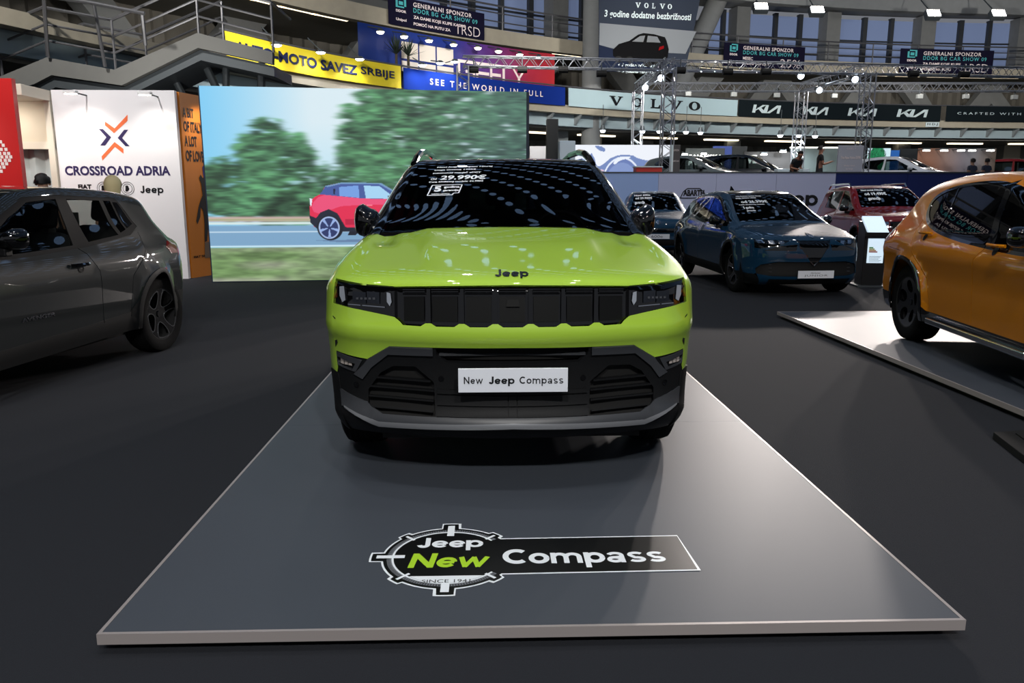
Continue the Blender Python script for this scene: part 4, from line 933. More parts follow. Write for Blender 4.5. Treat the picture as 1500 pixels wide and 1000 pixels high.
def RH(b, xz, Z, T, lamps=True):
    R = screen_regions(b, T, .68, .55, 1.08, 1.9, 3.7, M_TEAL)
    R.append(('lower_grille', xz([(-.6, .24), (-.5, .40), (.5, .40), (.6, .24)]), M_GAP, -.02, .02))
    R.append(('front_band', xz([(-.5, .56), (.5, .56), (.5, .66), (-.5, .66)]), M_BLK, 0, .02))
    for s_ in (1, -1): R.append(('headlamp', np.c_[circle(s_*.60, 0, .10, 18)[:, 0], [Z(.74+.10*math.sin(a)*.85) for a in np.linspace(0, 2*math.pi, 18)]], M_LED, .002, .02))
    return R
h6 = make_car('small dark teal hatchback half hidden behind the lime SUV mirror', (3.97, 18.1), 8, BH, M_TEAL, sides(), RH, ax=(.85, 3.4), RW=.335, mir=(.80, 1.35, 1.06), clad=[(-1, .1), (-1, .25), (1.2, .3), (3, .3), (4.4, .4), (4.4, .1)], hx=.12, ht=.09)
ph = MB().box((-.26, -.03, .42), (.26, -.02, .53)).build('name_plate', mat('plate_white', (232, 236, 244), .3), h6)
letters('600e', (-.16, .445, .1, .505), lambda u, v: (u, -.032, v), M_PLG, ph, bold=0)
prj(BH, h6)(circle(0, .80, .05, 14), 'bonnet_badge', M_CHR, .006)
price_print(BH, h6, BH.tyy(1.08), BH.tyy(1.9), [('Novi 600e', -.5, -.1, .8, .93), ('od 29.900€', -.48, -.06, .6, .74), ('garancija', -.5, -.25, .3, .5)])
# --- dark red SUV at the right ---
M_DRED = mat('dark_red_paint', (112, 8, 14), .45, spec=.1, coat=1.0)
rs = [(.12, .2), (.03, .28), (0, .5), (.0, .7), (.02, .85), (.06, .95), (.2, 1.02), (.7, 1.08), (1.05, 1.12), (1.18, 1.17), (1.75, 1.50), (2.0, 1.60), (2.3, 1.64), (2.8, 1.65), (3.4, 1.62), (3.9, 1.57), (4.05, 1.5), (4.15, 1.2), (4.22, 1.05), (4.25, .7), (4.22, .45), (4.15, .3)]
BR = Body(rs, [.2, .35, .55, .75, .92, 1.0, 1.08, 1.6], [.82, .88, .89, .90, .90, .87, .83, .66], [0, .5, 1.2, 3.2, 4.25], [-.02, 0, 0, 0, -.05], ([0, .2, .3, .6, .8, 1], [.08, .1, .1, .09, .1, .1]), arches=[(.85, .36, .40), (3.42, .36, .40)], flare=.03, belt=1.12, crown=.05, ymid=2.4)
SR = [('side_glass', np.array([(1.3, 1.12), (1.75, 1.38), (2.05, 1.53), (2.4, 1.545), (2.38, 1.13)]), G_MID, -.006, 0), ('side_glass', np.array([(2.47, 1.545), (3.2, 1.54), (3.55, 1.40), (3.4, 1.17), (2.48, 1.13)]), G_MID, -.006, 0), ('door_gap', buffer_line([(1.28, .38), (1.22, 1.05)], .01), M_GAP, -.012, 0), ('door_gap', buffer_line([(2.42, .38), (2.43, 1.08)], .01), M_GAP, -.012, 0)]
def RR_(b, xz, Z, T):
    R = screen_regions(b, T, .72, .60, 1.2, 1.95, 3.95, M_DRED)
    R.append(('grille', xz([(-.5, .74), (.5, .74), (.5, .90), (-.5, .90)]), M_BLK, -.01, .02)); R.append(('lower_grille', xz([(-.6, .34), (.6, .34), (.5, .52), (-.5, .52)]), M_GAP, -.02, .02))
    for s_ in (1, -1): R.append(('headlamp', xz([(s_*.52, .76), (s_*.85, .78), (s_*.85, .92), (s_*.52, .90)]), M_CHR, -.004, .02))
    return R
red = make_car('dark red SUV with silver roof rails behind the black info kiosk', (8.72, 15.6), 6, BR, M_DRED, SR, RR_, ax=(.85, 3.42), RW=.35, mir=(.84, 1.5, 1.13), clad=[(-1, .1), (-1, .35), (1.2, .38), (3, .38), (4.5, .4), (4.5, .1)], hx=.12, ht=.09)
for sx in (-1, 1):
    q = MB(); q.path([(sx*.62, 2.2, 1.60), (sx*.62, 2.3, 1.68), (sx*.60, 3.6, 1.66), (sx*.60, 3.75, 1.57)], .022, 8); q.build('roof_rail', M_CHR, red, smooth=True)
    for k in range(4): prj(BR, red)([(-.45+.23*k, .76), (-.28+.23*k, .76), (-.28+.23*k, .88), (-.45+.23*k, .88)], 'grille_slot', M_GAP, -.004) if sx > 0 else None
price_print(BR, red, BR.tyy(1.2), BR.tyy(1.95), [('Novi model Altitude', -.5, -.05, .82, .93), ('od 19.490€', -.48, -.02, .58, .74), ('garancija', -.46, -.2, .3, .48)])
# --- cars on the raised tier behind the partition wall (only their upper halves show) ---
def far_car(label, px, y, ang, paint, b=BH, group=None, S=None):
    p = at_y(px, 240, y)
    def Rf(b, xz, Z, T): return [r if r[0] != 'roof' else ('roof', r[1], paint, 0, .02) for r in screen_regions(b, T, .68, .55, 1.12, 1.9, 3.7, paint)]+[('grille', xz([(-.5, .45), (.5, .45), (.5, .7), (-.5, .7)]), M_BLK, -.01, .02)]+[('headlamp', xz([(s_*.5, .66), (s_*.8, .68), (s_*.8, .78), (s_*.5, .76)]), M_CHR, .0, .02) for s_ in (1, -1)]
    return make_car(label, (p[0], p[1]), ang, b, paint, S or sides(), Rf, ax=(.85, 3.4), RW=.335, mir=(.80, 1.35, 1.06), clad=[(-1, .1), (-1, .3), (1.2, .34), (3, .34), (4.4, .4), (4.4, .1)], hx=.2, ht=.15, inside=False, z0=TZ, mirm=paint, group=group)
M_WHT = mat('white_paint', (225, 228, 232), .25, coat=1.0); M_BPT = mat('black_paint', (10, 11, 13), .2, coat=1.0); M_GPT = mat('silver_grey_paint', (84, 92, 92), .4, coat=1.0)
far_car('white car seen above the navy part of the partition wall', 1412, 27.0, -40, M_WHT)
far_car('second white car right behind the white car, mostly hidden', 1480, 35.0, -38, M_WHT)
far_car('dark red car at the far right above the orange roof', 1590, 31.5, -52, M_DRED, BR, S=SR)
far_car('grey car with a raked windscreen behind the tall narrow totem', 1100, 26.6, -50, M_GPT, BH)
far_car('black car in front of the dark VE stand', 1186, 28.6, -58, M_BPT, BR, S=SR)
far_car('small black car between the grey and the black car', 1080, 38.5, -15, M_BPT, BH)
far_car('black car in front of the blue steering wheel picture', 925, 29.4, -62, M_BPT, BH)
ORD = ['leftmost', 'second from the left', 'third from the left', 'fourth from the left', 'fifth from the left', 'sixth from the left', 'seventh from the left', 'eighth from the left', 'ninth from the left']
# ---------------- partition wall, stands, screens ----------------
def pxz(box, y):      # picture box -> metres on the wall plane at depth y
    a = at_y(box[0], box[3], y); b = at_y(box[2], box[1], y); return (a[0], a[2], b[0], b[2])
K_ = mat('print_black', (14, 16, 20), .4); M_NAVY = mat('print_navy', (44, 34, 84), .5); M_CORAL = mat('print_coral', (240, 112, 62), .5)
# partition wall that screens the raised tier
pw = thing('partition_wall', 'long low partition wall behind the cars, pale lavender left and navy right', 'partition', tuple(at_z(905, 252, 2.13)*[1, 1, 0]))
pa, pb = at_z(905, 252, 2.13), at_z(1560, 252, 2.13); PD = (pb-pa)[:2]/np.linalg.norm((pb-pa)[:2]); PN = np.array([PD[1], -PD[0]])
pw.rotation_euler = (0, 0, math.atan2(PD[1], PD[0]))
def pwx(px): q = at_z(px, 252, 2.13)[:2]-pa[:2]; return float(q @ PD)
LB = mat('panel_pale_blue', (150, 176, 226), .5); LV = mat('panel_lavender', (178, 184, 214), .5); NV = mat('panel_navy', (16, 34, 96), .4)
cuts = [(pwx(775), pwx(965), LB), (pwx(965), pwx(1050), LV), (pwx(1050), pwx(1138), LV), (pwx(1138), pwx(1225), LV), (pwx(1225), pwx(1330), NV), (pwx(1330), pwx(1440), NV), (pwx(1440), pwx(1640), NV)]
for a, c, m in cuts: MB().box((a+.004, 0, 0), (c-.004, .08, 2.10)).build('wall_panel', m, pw)
MB().box((cuts[0][0], -.01, 2.10), (cuts[-1][1], .1, 2.14)).build('top_rail', M_STEEL, pw)
wf = lambda u, v: (u, -.006, v)
zz = lambda py, px=1000: at_y(px, py, 24.4)[2]
letters('ABARTH', (pwx(1002), zz(287), pwx(1033), zz(278)), wf, K_, pw, bold=.05)
sh_ = [(pwx(998), zz(290)), (pwx(1002), zz(281)), (pwx(1008), zz(276)), (pwx(1026), zz(276)), (pwx(1032), zz(281)), (pwx(1037), zz(290))]
for a, c in zip(sh_, sh_[1:]+sh_[:1]): flat(buffer_line([a, c], .03), wf, K_, pw, 'badge_line')
wordmark('Jeep', (pwx(1128), zz(308), pwx(1201), zz(279)), wf, K_, pw)
for cx_ in (1018, 1024, 1031): flat([(pwx(cx_-4), zz(297)), (pwx(cx_), zz(292)), (pwx(cx_+4), zz(297)), (pwx(cx_), zz(312))], wf, K_, pw, 'badge_star')
tf = at_z(905, 252, 2.13)
TIERPOLY = True
# --- LED video wall ---
la, lb_ = np.array([-4.56, 12.86]), np.array([.645, 13.45]); LD = (lb_-la)/np.linalg.norm(lb_-la); LW = float(np.linalg.norm(lb_-la)); LH = 3.12
led = thing('video_wall', 'large LED video wall showing a red car driving past green trees', 'screen', (la[0], la[1], 0), math.atan2(LD[1], LD[0]))
MB().box((-.02, .012, .0), (LW+.05, .30, LH+.0)).build('cabinet', mat('cabinet_navy', (26, 44, 66), .5), led)
def paint_led(w, h):
    y, x = np.mgrid[0:h, 0:w]; X = x/(w-1)*1500; Y = y/(h-1)*875       # picture co-ordinates of the film frame
    img = np.zeros((h, w, 3)); 
    def col(*c): return np.array(c, float)
    sky = col(128, 204, 244)+(col(218, 236, 244)-col(128, 204, 244))*np.clip(X/480, 0, 1)[..., None]+0*img
    sky += (col(150, 215, 240)-sky)*np.clip((Y-150)/350, 0, 1)[..., None]*.5
    img[:] = sky
    r = np.random.default_rng(3)
    def noise(sx, sy, seed):
        rr = np.random.default_rng(seed); gx, gy = int(1500/sx)+3, int(875/sy)+3; g = rr.random((gy, gx)); u = X/sx; v = Y/sy; i = u.astype(int); j = v.astype(int); fu = u-i; fv = v-j; fu = fu*fu*(3-2*fu); fv = fv*fv*(3-2*fv)
        return (g[j, i]*(1-fu)+g[j, i+1]*fu)*(1-fv)+(g[j+1, i]*(1-fu)+g[j+1, i+1]*fu)*fv
    n = noise(60, 20, 1)*.3+noise(30, 12, 2)*.35+noise(16, 6, 5)*.35; n = np.clip((n-.5)*2.1+.5, 0, 1); m_ = noise(160, 90, 4); n3 = noise(90, 60, 8)
    tree = (38+n*98)[..., None]*col(.60, 1.0, .66)+(m_*38)[..., None]*col(.5, .9, .5)+col(10, 12, 18)
    d = col(62, 78, 84)+(n*34)[..., None]*col(.7, 1.1, .9); k = np.clip((X-900)/500, 0, 1)[..., None]*.62; tree = tree*(1-k)+d*k
    dark = np.clip((n3-.45)*3, 0, 1)[..., None]*np.clip((Y-250)/300, 0, 1)[..., None]; tree = tree*(1-.42*dark)
    jag = (noise(44, 24, 6)-.5)*110+(n-.5)*50+(noise(20, 9, 16)-.5)*60
    def blob_(cx, cy, rx, ry): return 1-((X-cx)/rx)**2-((Y-cy)/ry)**2+jag/180
    f = np.maximum.reduce([blob_(270, 330, 150, 200), blob_(400, 330, 110, 130), blob_(120, 450, 190, 150), blob_(350, 470, 330, 160), blob_(560, 480, 170, 160), blob_(760, 250, 170, 220), blob_(780, 470, 300, 200), blob_(1000, 150, 330, 260), blob_(1250, 260, 420, 420), blob_(620, 540, 500, 90), blob_(830, 60, 150, 120)])
    a = np.clip(f*9, 0, 1)[..., None]; holes = np.clip((noise(30, 11, 9)*.6+noise(70, 40, 19)*.4-.70)*9, 0, 1)[..., None]*((Y < 460))[..., None]; a = np.clip(f*5, 0, 1)[..., None]*(1-.75*holes)
    img = img*(1-a)+tree*a
    def band(y0, y1, c, soft=4):
        nonlocal img
        b = np.clip((Y-y0)/soft, 0, 1)*np.clip((y1-Y)/soft, 0, 1); img = img*(1-b[..., None])+np.array(c, float)*b[..., None]
    band(572, 605, (206, 176, 172), 10); band(583, 598, (150, 170, 110), 10)
    band(600, 615, (214, 232, 232)); band(613, 716, (126, 166, 200), 8); band(642, 652, (204, 226, 240), 5); band(708, 718, (214, 236, 246), 5)
    g = (88+n*46)[..., None]*col(.98, 1.25, .80)+(col(190, 198, 186)-col(110, 150, 100))*np.clip(noise(260, 40, 11)*1.3-.55+(Y-760)/500, 0, .8)[..., None]
    b = np.clip((Y-716)/6, 0, 1)[..., None]; img = img*(1-b)+g*b
    P_ = np.c_[X.ravel(), Y.ravel()]
    for _ in range(2):
        kk = 13; pad = np.pad(img, ((0, 0), (kk//2, kk//2), (0, 0)), 'edge'); img = sum(pad[:, i:i+w] for i in range(kk))/kk
    def fill(poly, c, al=1.0, it=0):
        nonlocal img
        q = chaikin(poly, it, True) if it else np.array(poly, float); k = inside(P_, q).reshape(h, w)[..., None]*al; img = img*(1-k)+np.array(c, float)*k
    def disc(cx, cy, rx, ry, c): 
        nonlocal img
        k = np.clip((1-((X-cx)/rx)**2-((Y-cy)/ry)**2)*12, 0, 1)[..., None]; img = img*(1-k)+np.array(c, float)*k
    sc = lambda p: [((u/1286*180+420-290)/480*1500, (v/1000*140+230-130)/284*875) for u, v in p]     # traced from an enlargement
    C_ = lambda u, v: sc([(u, v)])[0]
    fill(sc([(150, 880), (1250, 870), (1250, 900), (400, 900)]), (96, 122, 160), .8)
    fill(sc([(300, 300), (480, 262), (900, 268), (1130, 410), (1286, 440), (1286, 760), (700, 760), (480, 740), (215, 770), (150, 720), (125, 640), (130, 480), (160, 430), (260, 380)]), (226, 44, 82), 1, 1)
    fill(sc([(140, 500), (260, 385), (430, 410), (720, 430), (1200, 450), (1200, 500), (500, 500), (330, 560), (180, 600)]), (240, 96, 140), .7, 1)
    fill(sc([(300, 306), (480, 264), (890, 270), (1150, 415), (1100, 440), (700, 432), (430, 406), (240, 388), (280, 340)]), (70, 92, 158), 1)
    fill(sc([(450, 310), (655, 292), (662, 425), (450, 405)]), (118, 160, 226)); fill(sc([(712, 295), (880, 300), (1010, 400), (1050, 436), (730, 430)]), (166, 212, 244))
    fill(sc([(290, 300), (480, 260), (900, 265), (1140, 412), (1120, 415), (880, 280), (480, 275), (330, 310)]), (126, 168, 206), .8)
    fill(sc([(120, 610), (190, 640), (240, 580), (330, 545), (420, 590), (480, 700), (500, 740), (760, 750), (760, 800), (500, 790), (210, 770), (130, 690)]), (30, 36, 54), 1)
    fill(sc([(500, 650), (740, 660), (740, 715), (500, 715)]), (178, 24, 62), .8); disc(*C_(545, 800), 14, 22, (26, 30, 46)) if False else None
    fill(sc([(540, 790), (600, 790), (640, 800), (600, 830), (520, 828)]), (24, 28, 44)); 
    c = C_(335, 745); disc(c[0], c[1], 62, 60, (24, 28, 42)); disc(c[0]-4, c[1], 50, 53, (168, 190, 232)); disc(c[0]-4, c[1], 43, 46, (44, 56, 104))
    for q in range(5):
        a_ = q*1.257+.3; fill([(c[0]-4+math.cos(a_-.25)*8, c[1]+math.sin(a_-.25)*8), (c[0]-4+math.cos(a_-.16)*44, c[1]+math.sin(a_-.16)*44), (c[0]-4+math.cos(a_+.16)*44, c[1]+math.sin(a_+.16)*44), (c[0]-4+math.cos(a_+.25)*8, c[1]+math.sin(a_+.25)*8)], (150, 176, 228))
    fill(sc([(965, 400), (1040, 402), (1060, 432), (1010, 445), (970, 435)]), (34, 36, 60)); fill(sc([(735, 500), (800, 500), (800, 512), (735, 512)]), (250, 130, 150)); fill(sc([(385, 330), (410, 330), (400, 390), (385, 385)]), (30, 36, 70))
    fill(sc([(130, 430), (160, 435), (150, 500), (138, 520)]), (230, 236, 250)); 
    return np.clip(img, 0, 255)
def painted(name, img, f, parent, strength=1.0, emit=True):
    h, w, _ = img.shape; vs = np.array([f(i/(w-1), 1-j/(h-1)) for j in range(h) for i in range(w)])
    idx = np.arange(h*w).reshape(h, w); F = np.stack([idx[1:, :-1], idx[1:, 1:], idx[:-1, 1:], idx[:-1, :-1]], -1).reshape(-1, 4)
    me = bpy.data.meshes.new(name); me.vertices.add(len(vs)); me.vertices.foreach_set('co', vs.ravel()); me.loops.add(F.size); me.loops.foreach_set('vertex_index', F.ravel()); me.polygons.add(len(F)); me.polygons.foreach_set('loop_start', np.arange(0, F.size, 4)); me.polygons.foreach_set('loop_total', np.full(len(F), 4)); me.update(); me.validate()
    c = img.reshape(-1, 3)/255; c = np.where(c <= .04045, c/12.92, ((c+.055)/1.055)**2.4); at = me.color_attributes.new('picture', 'FLOAT_COLOR', 'POINT'); at.data.foreach_set('color', np.c_[c, np.ones(len(c))].ravel())
    m = bpy.data.materials.new(name); m.use_nodes = True; nt = m.node_tree; b = nt.nodes['Principled BSDF']; v = nt.nodes.new('ShaderNodeVertexColor'); v.layer_name = 'picture'
    b.inputs['Roughness'].default_value = .5
    if emit:
        b.inputs['Base Color'].default_value = (.01, .01, .01, 1); nt.links.new(v.outputs[0], b.inputs['Emission Color']); b.inputs['Emission Strength'].default_value = strength
    else: nt.links.new(v.outputs[0], b.inputs['Base Color'])
    me.materials.append(m); o = bpy.data.objects.new(name, me); COL.objects.link(o); o.parent = parent; return o
painted('screen', paint_led(600, 358), lambda u, v: (u*LW, 0, .02+v*(LH-.02)), led, .98)
# --- white stand wall with the logo ---
WY = 13.5
ww = thing('stand_wall', 'white exhibition wall with orange and purple cross logo', 'wall panel', (-6.2, WY, 0))
MB().box((-1.01, 0, 0), (1.0, .10, 3.13)).build('wall_panel', mat('panel_white', (238, 236, 238), .5), ww)
wl = lambda u, v: (u+6.2, -.004, v)
def chev(pts, m): flat(pts, lambda u, v: wl(*[(at_y(u, -v, WY)[k]) for k in (0, 2)]), m, ww, 'logo_bar')
chev([(154, -178), (168, -188), (187, -168), (187, -177), (167, -195), (154, -183.5)], M_CORAL)
chev([(149, -234), (168, -207), (181, -218), (181, -225), (169, -215), (149, -235)], M_CORAL) if False else chev([(149, -229), (168, -208), (181, -218), (181, -225), (168.5, -215), (150, -235)], M_CORAL)
chev([(145, -189), (151, -189), (163, -201), (154, -213), (147, -213), (156, -201)], M_NAVY); chev([(188, -190), (182, -190), (172.5, -202), (184, -214), (190, -214), (179, -202)], M_NAVY)
a = pxz((96, 243, 249, 257), WY); letters('CROSSROAD ADRIA', a, wl, M_NAVY, ww, bold=.035)
wordmark('Jeep', pxz((206, 272, 239, 286), WY), wl, K_, ww); letters('FIAT', pxz((115, 270, 134, 277), WY), wl, K_, ww, bold=.05)
for cx_ in (152, 187):
    q = pxz((cx_-9, 267, cx_+9, 285), WY); c_ = ((q[0]+q[2])/2, (q[1]+q[3])/2); r_ = (q[2]-q[0])/2
    for rr in (1, .72):
        p = circle(c_[0], c_[1], r_*rr, 30); p2 = circle(c_[0], c_[1], r_*rr-.008, 30)[::-1]; 
        mesh_obj('badge_ring', [wl(*v) for v in np.r_[p, p2[::-1]]], [(k, (k+1) % 30, 30+(k+1) % 30, 30+k) for k in range(30)], K_, ww)
    flat([(c_[0]-.04, c_[1]-.05), (c_[0], c_[1]-.05), (c_[0]+.03, c_[1]-.01), (c_[0]+.01, c_[1]+.05), (c_[0]-.03, c_[1]+.05)], wl, K_, ww, 'badge_figure')
def wall_lamp(label, px, py, y, group, dx=0, power=26, col=(1, .93, .84), down=1.6):
    p = at_y(px, py, y-.5); t = thing('arm_lamp', label, 'lamp', (p[0], y-.5, p[2]), 0, group)
    MB().box((-.10, -.05, -.03), (.10, .06, .02)).build('lamp_body', mat('lamp_white_case', (225, 225, 225), .4), t, bevel=.01); MB().box((-.08, -.035, -.04), (.08, .045, -.031)).build('lamp_glass', M_LAMP, t)
    MB().tube((0, .03, 0), (.0, .54, .0), .012).build('arm', M_STEEL, t)
    if power: spot('lamp_beam', (p[0], y-.52, p[2]-.06), (p[0]+dx, y+.1, p[2]-down), power, col, 120, .9, .05)
    return t
wall_lamp('white arm lamp over the logo wall, left of the pair', 103, 134, WY, 'arm lamps on the white stand wall', power=34); wall_lamp('white arm lamp over the logo wall, right of the pair', 212, 136, WY, 'arm lamps on the white stand wall', power=34)
# orange poster wall, set back and turned
oa, ob = np.array([-5.17, 13.62]), np.array([-4.93, 14.42]); OD = (ob-oa)/np.linalg.norm(ob-oa); OL = float(np.linalg.norm(ob-oa))
oz = 3.12; orr = thing('poster_wall', 'orange poster wall between the white wall and the video wall', 'wall panel', (oa[0], oa[1], 0), math.atan2(OD[1], OD[0]))
MB().box((0, 0, 0), (OL, .08, oz)).build('wall_panel', mat('panel_orange', (222, 134, 48), .5), orr)
of = lambda u, v, e=.005: (u, -e, v); oq = lambda e: (lambda u, v: ((u-.13)*.62+.05, -e, v))
for s_, z0, z1, x1 in (('A BIT', 2.72, 2.88, .60), ('OF ITALY.', 2.48, 2.66, .98), ('A LOT', 2.24, 2.42, .66), ('OF LOVE.', 1.99, 2.18, .99)): letters(s_, (.05, z0, x1*.56, z1), of, K_, orr, bold=.04)
M_PIC = mat('print_shadow', (48, 44, 42), .6); M_PIC2 = mat('print_blue', (38, 48, 130), .5)
flat([(.80, 1.9), (1.1, 2.1), (1.2, 1.2), (.9, 1.2)], oq(.005), M_PIC2, orr, 'poster_sky')
flat([(.62, 1.72), (.70, 1.78), (.78, 1.72), (.96, 1.76), (1.0, 1.3), (.90, .95), (.78, .62), (.66, .60), (.72, .95), (.70, 1.15), (.60, 1.22), (.55, 1.05), (.40, .92), (.36, .98), (.50, 1.22), (.62, 1.34), (.72, 1.42), (.70, 1.62)], oq(.008), M_PIC, orr, 'poster_figure')
flat([(.66, .60), (.90, .60), (.92, .12+.2), (.62, .32)], oq(.008), mat('print_stone', (130, 110, 92), .6), orr, 'poster_plinth')
letters('FIAT 500 by', (.15, .33, .9, .38), oq(.005), K_, orr, bold=.04); letters('1899', (.9, .36, 1.15, .44), oq(.005), K_, orr, bold=.04)
wl2 = thing('arm_lamp', 'small arm lamp above the orange poster wall', 'lamp', (-5.35, 14.2, 3.0)); MB().box((-.06, -.04, -.03), (.06, .04, .02)).build('lamp_body', M_STEEL, wl2, bevel=.01)
MB().tube((0, 0, 0), (.28, .05, .1), .012).build('arm', M_STEEL, wl2); spot('lamp_beam', (-4.72, 13.75, 3.05), (-4.95, 14.3, 1.9), 40, (1, .85, .7), 110, .9, .05)
# red stand wall at the left edge and the cream cabin with a curtain between
rw = thing('stand_wall', 'red exhibition wall with a white dot pattern at the left edge', 'wall panel', (-8.0, 12, 0))
MB().box((-1.9, 0, 0), (1.04, .1, 3.10)).build('wall_panel', mat('panel_red', (196, 30, 30), .45), rw)
for (px, py) in ((1, 210), (5, 215), (9, 221), (2, 221), (13, 227), (7, 227), (0, 227), (16, 232), (10, 232), (3, 232), (14, 237), (8, 237), (1, 237), (10, 242), (4, 242), (6, 247), (0, 247), (2, 253)):
    q = at_y(px-2.0, py, 12)-np.array([-8, 12, 0])
    flat([(q[0], q[2]), (q[0]+.045, q[2]), (q[0]+.045, q[2]+.045), (q[0], q[2]+.045)], lambda u, v: (u, -.005, v), mat('print_white', (240, 225, 222), .5), rw, 'logo_dot')
cab = thing('cabin', 'cream framed stand cabin with a pale curtain, between the red and white walls', 'cabin', (-7.9, 13.0, 0))
CR = mat('cream_frame', (214, 206, 190), .6); 
MB().box((-2.0, -.3, 2.95), (.67, .55, 3.12)).build('header_beam', CR, cab, bevel=.01); MB().box((-2.0, .55, 2.30), (.67, .6, 2.95)).build('upper_panel', mat('cream_panel', (206, 196, 176), .7), cab); MB().box((-2, .5, 2.18), (.67, .62, 2.30)).build('curtain_beam', CR, cab)
MB().box((.57, .46, 0), (.67, .60, 2.95)).build('post', CR, cab); MB().box((-2, 1.0, 0), (.67, 1.05, 2.3)).build('rear_panel', CR, cab)
b = MB(); V = []; F = []
for k in range(60):
    x = -1.9+2.5*k/59; d = .05*math.sin(k*1.1)+.03*math.sin(k*.37); V += [(x, .70+d, .1), (x, .70+d*.5, 2.2)]
for k in range(59): F.append((2*k, 2*k+2, 2*k+3, 2*k+1))
b.add(V, F).build('curtain', mat('pale_curtain', (176, 184, 184), .85), cab, smooth=True, fix=False)
spot('lamp_beam', (-8.2, 11.2, 2.9), (-8.2, 12.1, 1.9), 60, (1, .85, .75), 120, .9, .05); spot('lamp_beam', (-8.0, 12.75, 2.75), (-7.8, 13.7, 2.0), 55, (1, .93, .84), 120, .9, .05)  # the cabin spot is an added fill with no lamp built
# --- info kiosk ---
kp = at_z(1268, 420); ki = thing('info_kiosk', 'black information kiosk with two lit sheets beside the orange car', 'kiosk', (6.05, 12.1, 0), -.15)
MB().prism([(-.18, .0), (.18, .0), (.18, 1.02), (-.06, 1.02), (-.18, .84)], 0, -.16, .16).build('cabinet', mat('kiosk_black', (16, 17, 19), .35), ki, bevel=.008)
MB().box((-.24, -.26, 0), (.24, .26, .03)).build('base_plate', M_STEEL, ki, bevel=.004)
M_SH = mat('lit_sheet', (206, 226, 240), .4, emit=.85)
q = MB(); q.add([(-.15, -.30, .86), (.15, -.30, .86), (.12, -.02, 1.10), (-.18, -.02, 1.10), (-.15, -.27, .83), (.15, -.27, .83), (.12, .01, 1.07), (-.18, .01, 1.07)], [(0, 1, 2, 3), (4, 7, 6, 5), (0, 4, 5, 1), (1, 5, 6, 2), (2, 6, 7, 3), (3, 7, 4, 0)]); q.build('lit_top_sheet', M_SH, ki)
MB().box((-.19, -.33, .80), (.19, -.26, .86)).build('sheet_holder', M_GAP, ki)
MB().box((-.11, -.195, .38), (.13, -.182, .76)).build('lit_front_sheet', M_SH, ki)
for k, c in enumerate(((90, 180, 70), (190, 200, 60), (240, 170, 50), (220, 90, 40))): MB().box((-.09, -.199, .61-.022*k), (-.03+.022*k, -.196, .628-.022*k)).build('energy_bar', mat('energy_%d' % k, c, .5), ki)
for k in range(5): MB().box((-.08, -.199, .48-.02*k), (.10-.02*(k % 3), -.196, .485-.02*k)).build('print_line', M_PLG, ki)
# --- truss frame on the tier ---
M_TRS = mat('truss_aluminium', (176, 178, 184), .3, metal=.85)
def truss(label, a, b, s_=.29, group='aluminium lighting trusses', pitch=.5):
    a = Vector(a); b = Vector(b); t = thing('truss', label, 'truss', tuple(a), 0, group); d = b-a; L = d.length; R = d.to_track_quat('X', 'Z').to_matrix()
    P = lambda x, y, z: R @ Vector((x, y, z))
    h = s_/2
    for y in (-h, h):
        for z in (-h, h): MB().tube(P(0, y, z), P(L, y, z), .026, 6).build('chord', M_TRS, t)
    q = MB(); n = max(2, int(L/pitch))
    for k in range(n):
        x0, x1, xm = L*k/n, L*(k+1)/n, L*(k+.5)/n
        for y in (-h, h): q.tube(P(x0, y, -h), P(xm, y, h), .012, 4).tube(P(xm, y, h), P(x1, y, -h), .012, 4)
        for z in (-h, h): q.tube(P(x0, -h, z), P(xm, h, z), .012, 4).tube(P(xm, h, z), P(x1, -h, z), .012, 4)
    o = q.build('lacing', M_TRS, t); o['kind'] = 'stuff'
    return t
F1 = at_z(981, 92, 5.8); F2 = at_z(1273, 100, 5.8); B1 = at_z(935, 128, 5.8); B2 = at_z(1175, 128, 5.8); F0 = at_z(678, 90, 5.8)
FE = F2+(F2-F1)*.95; BE = B2+(B2-B1)*1.4
truss('long front truss beam crossing in front of the galleries', F0, FE, .32); truss('rear truss beam, lower in the picture, right half', B1, BE, .32)
truss('sloping truss link at the left corner of the frame', F1, B1, .32); truss('sloping truss link at the right tower', F2, B2, .32)
for p, l in ((F1, 'front truss tower left of centre right, beside the tall totem'), (F2, 'front truss tower beside the pale poster board'), (B1, 'rear truss tower, leftmost of the four full towers'), (B2, 'rear truss tower behind the crouching person'), (F0, 'short visible truss tower above the video wall')): truss(l, (p[0], p[1], TZ if p[0] > 1 else .0), (p[0], p[1], 5.64), .38)
for k, (px, py, y) in enumerate(((765, 102, 27), (825, 102, 27), (881, 108, 27), (997, 103, 27), (1066, 105, 27), (1122, 105, 27), (1338, 108, 27.3), (1412, 109, 27.3), (694, 102, 27))):
    p = at_y(px, py, y); t = thing('stage_light', 'small black light under the front truss, '+ORD[[1, 2, 3, 4, 5, 6, 7, 8, 0][k]], 'lamp', (p[0], p[1], p[2]), 0, 'black stage lights under the front truss')
    MB().tube((-.16, 0, 0), (.16, 0, 0), .11, 12).build('lamp_body', M_GAP, t); MB().tube((0, 0, 0), (0, 0, .36), .02).build('yoke', M_STEEL, t)
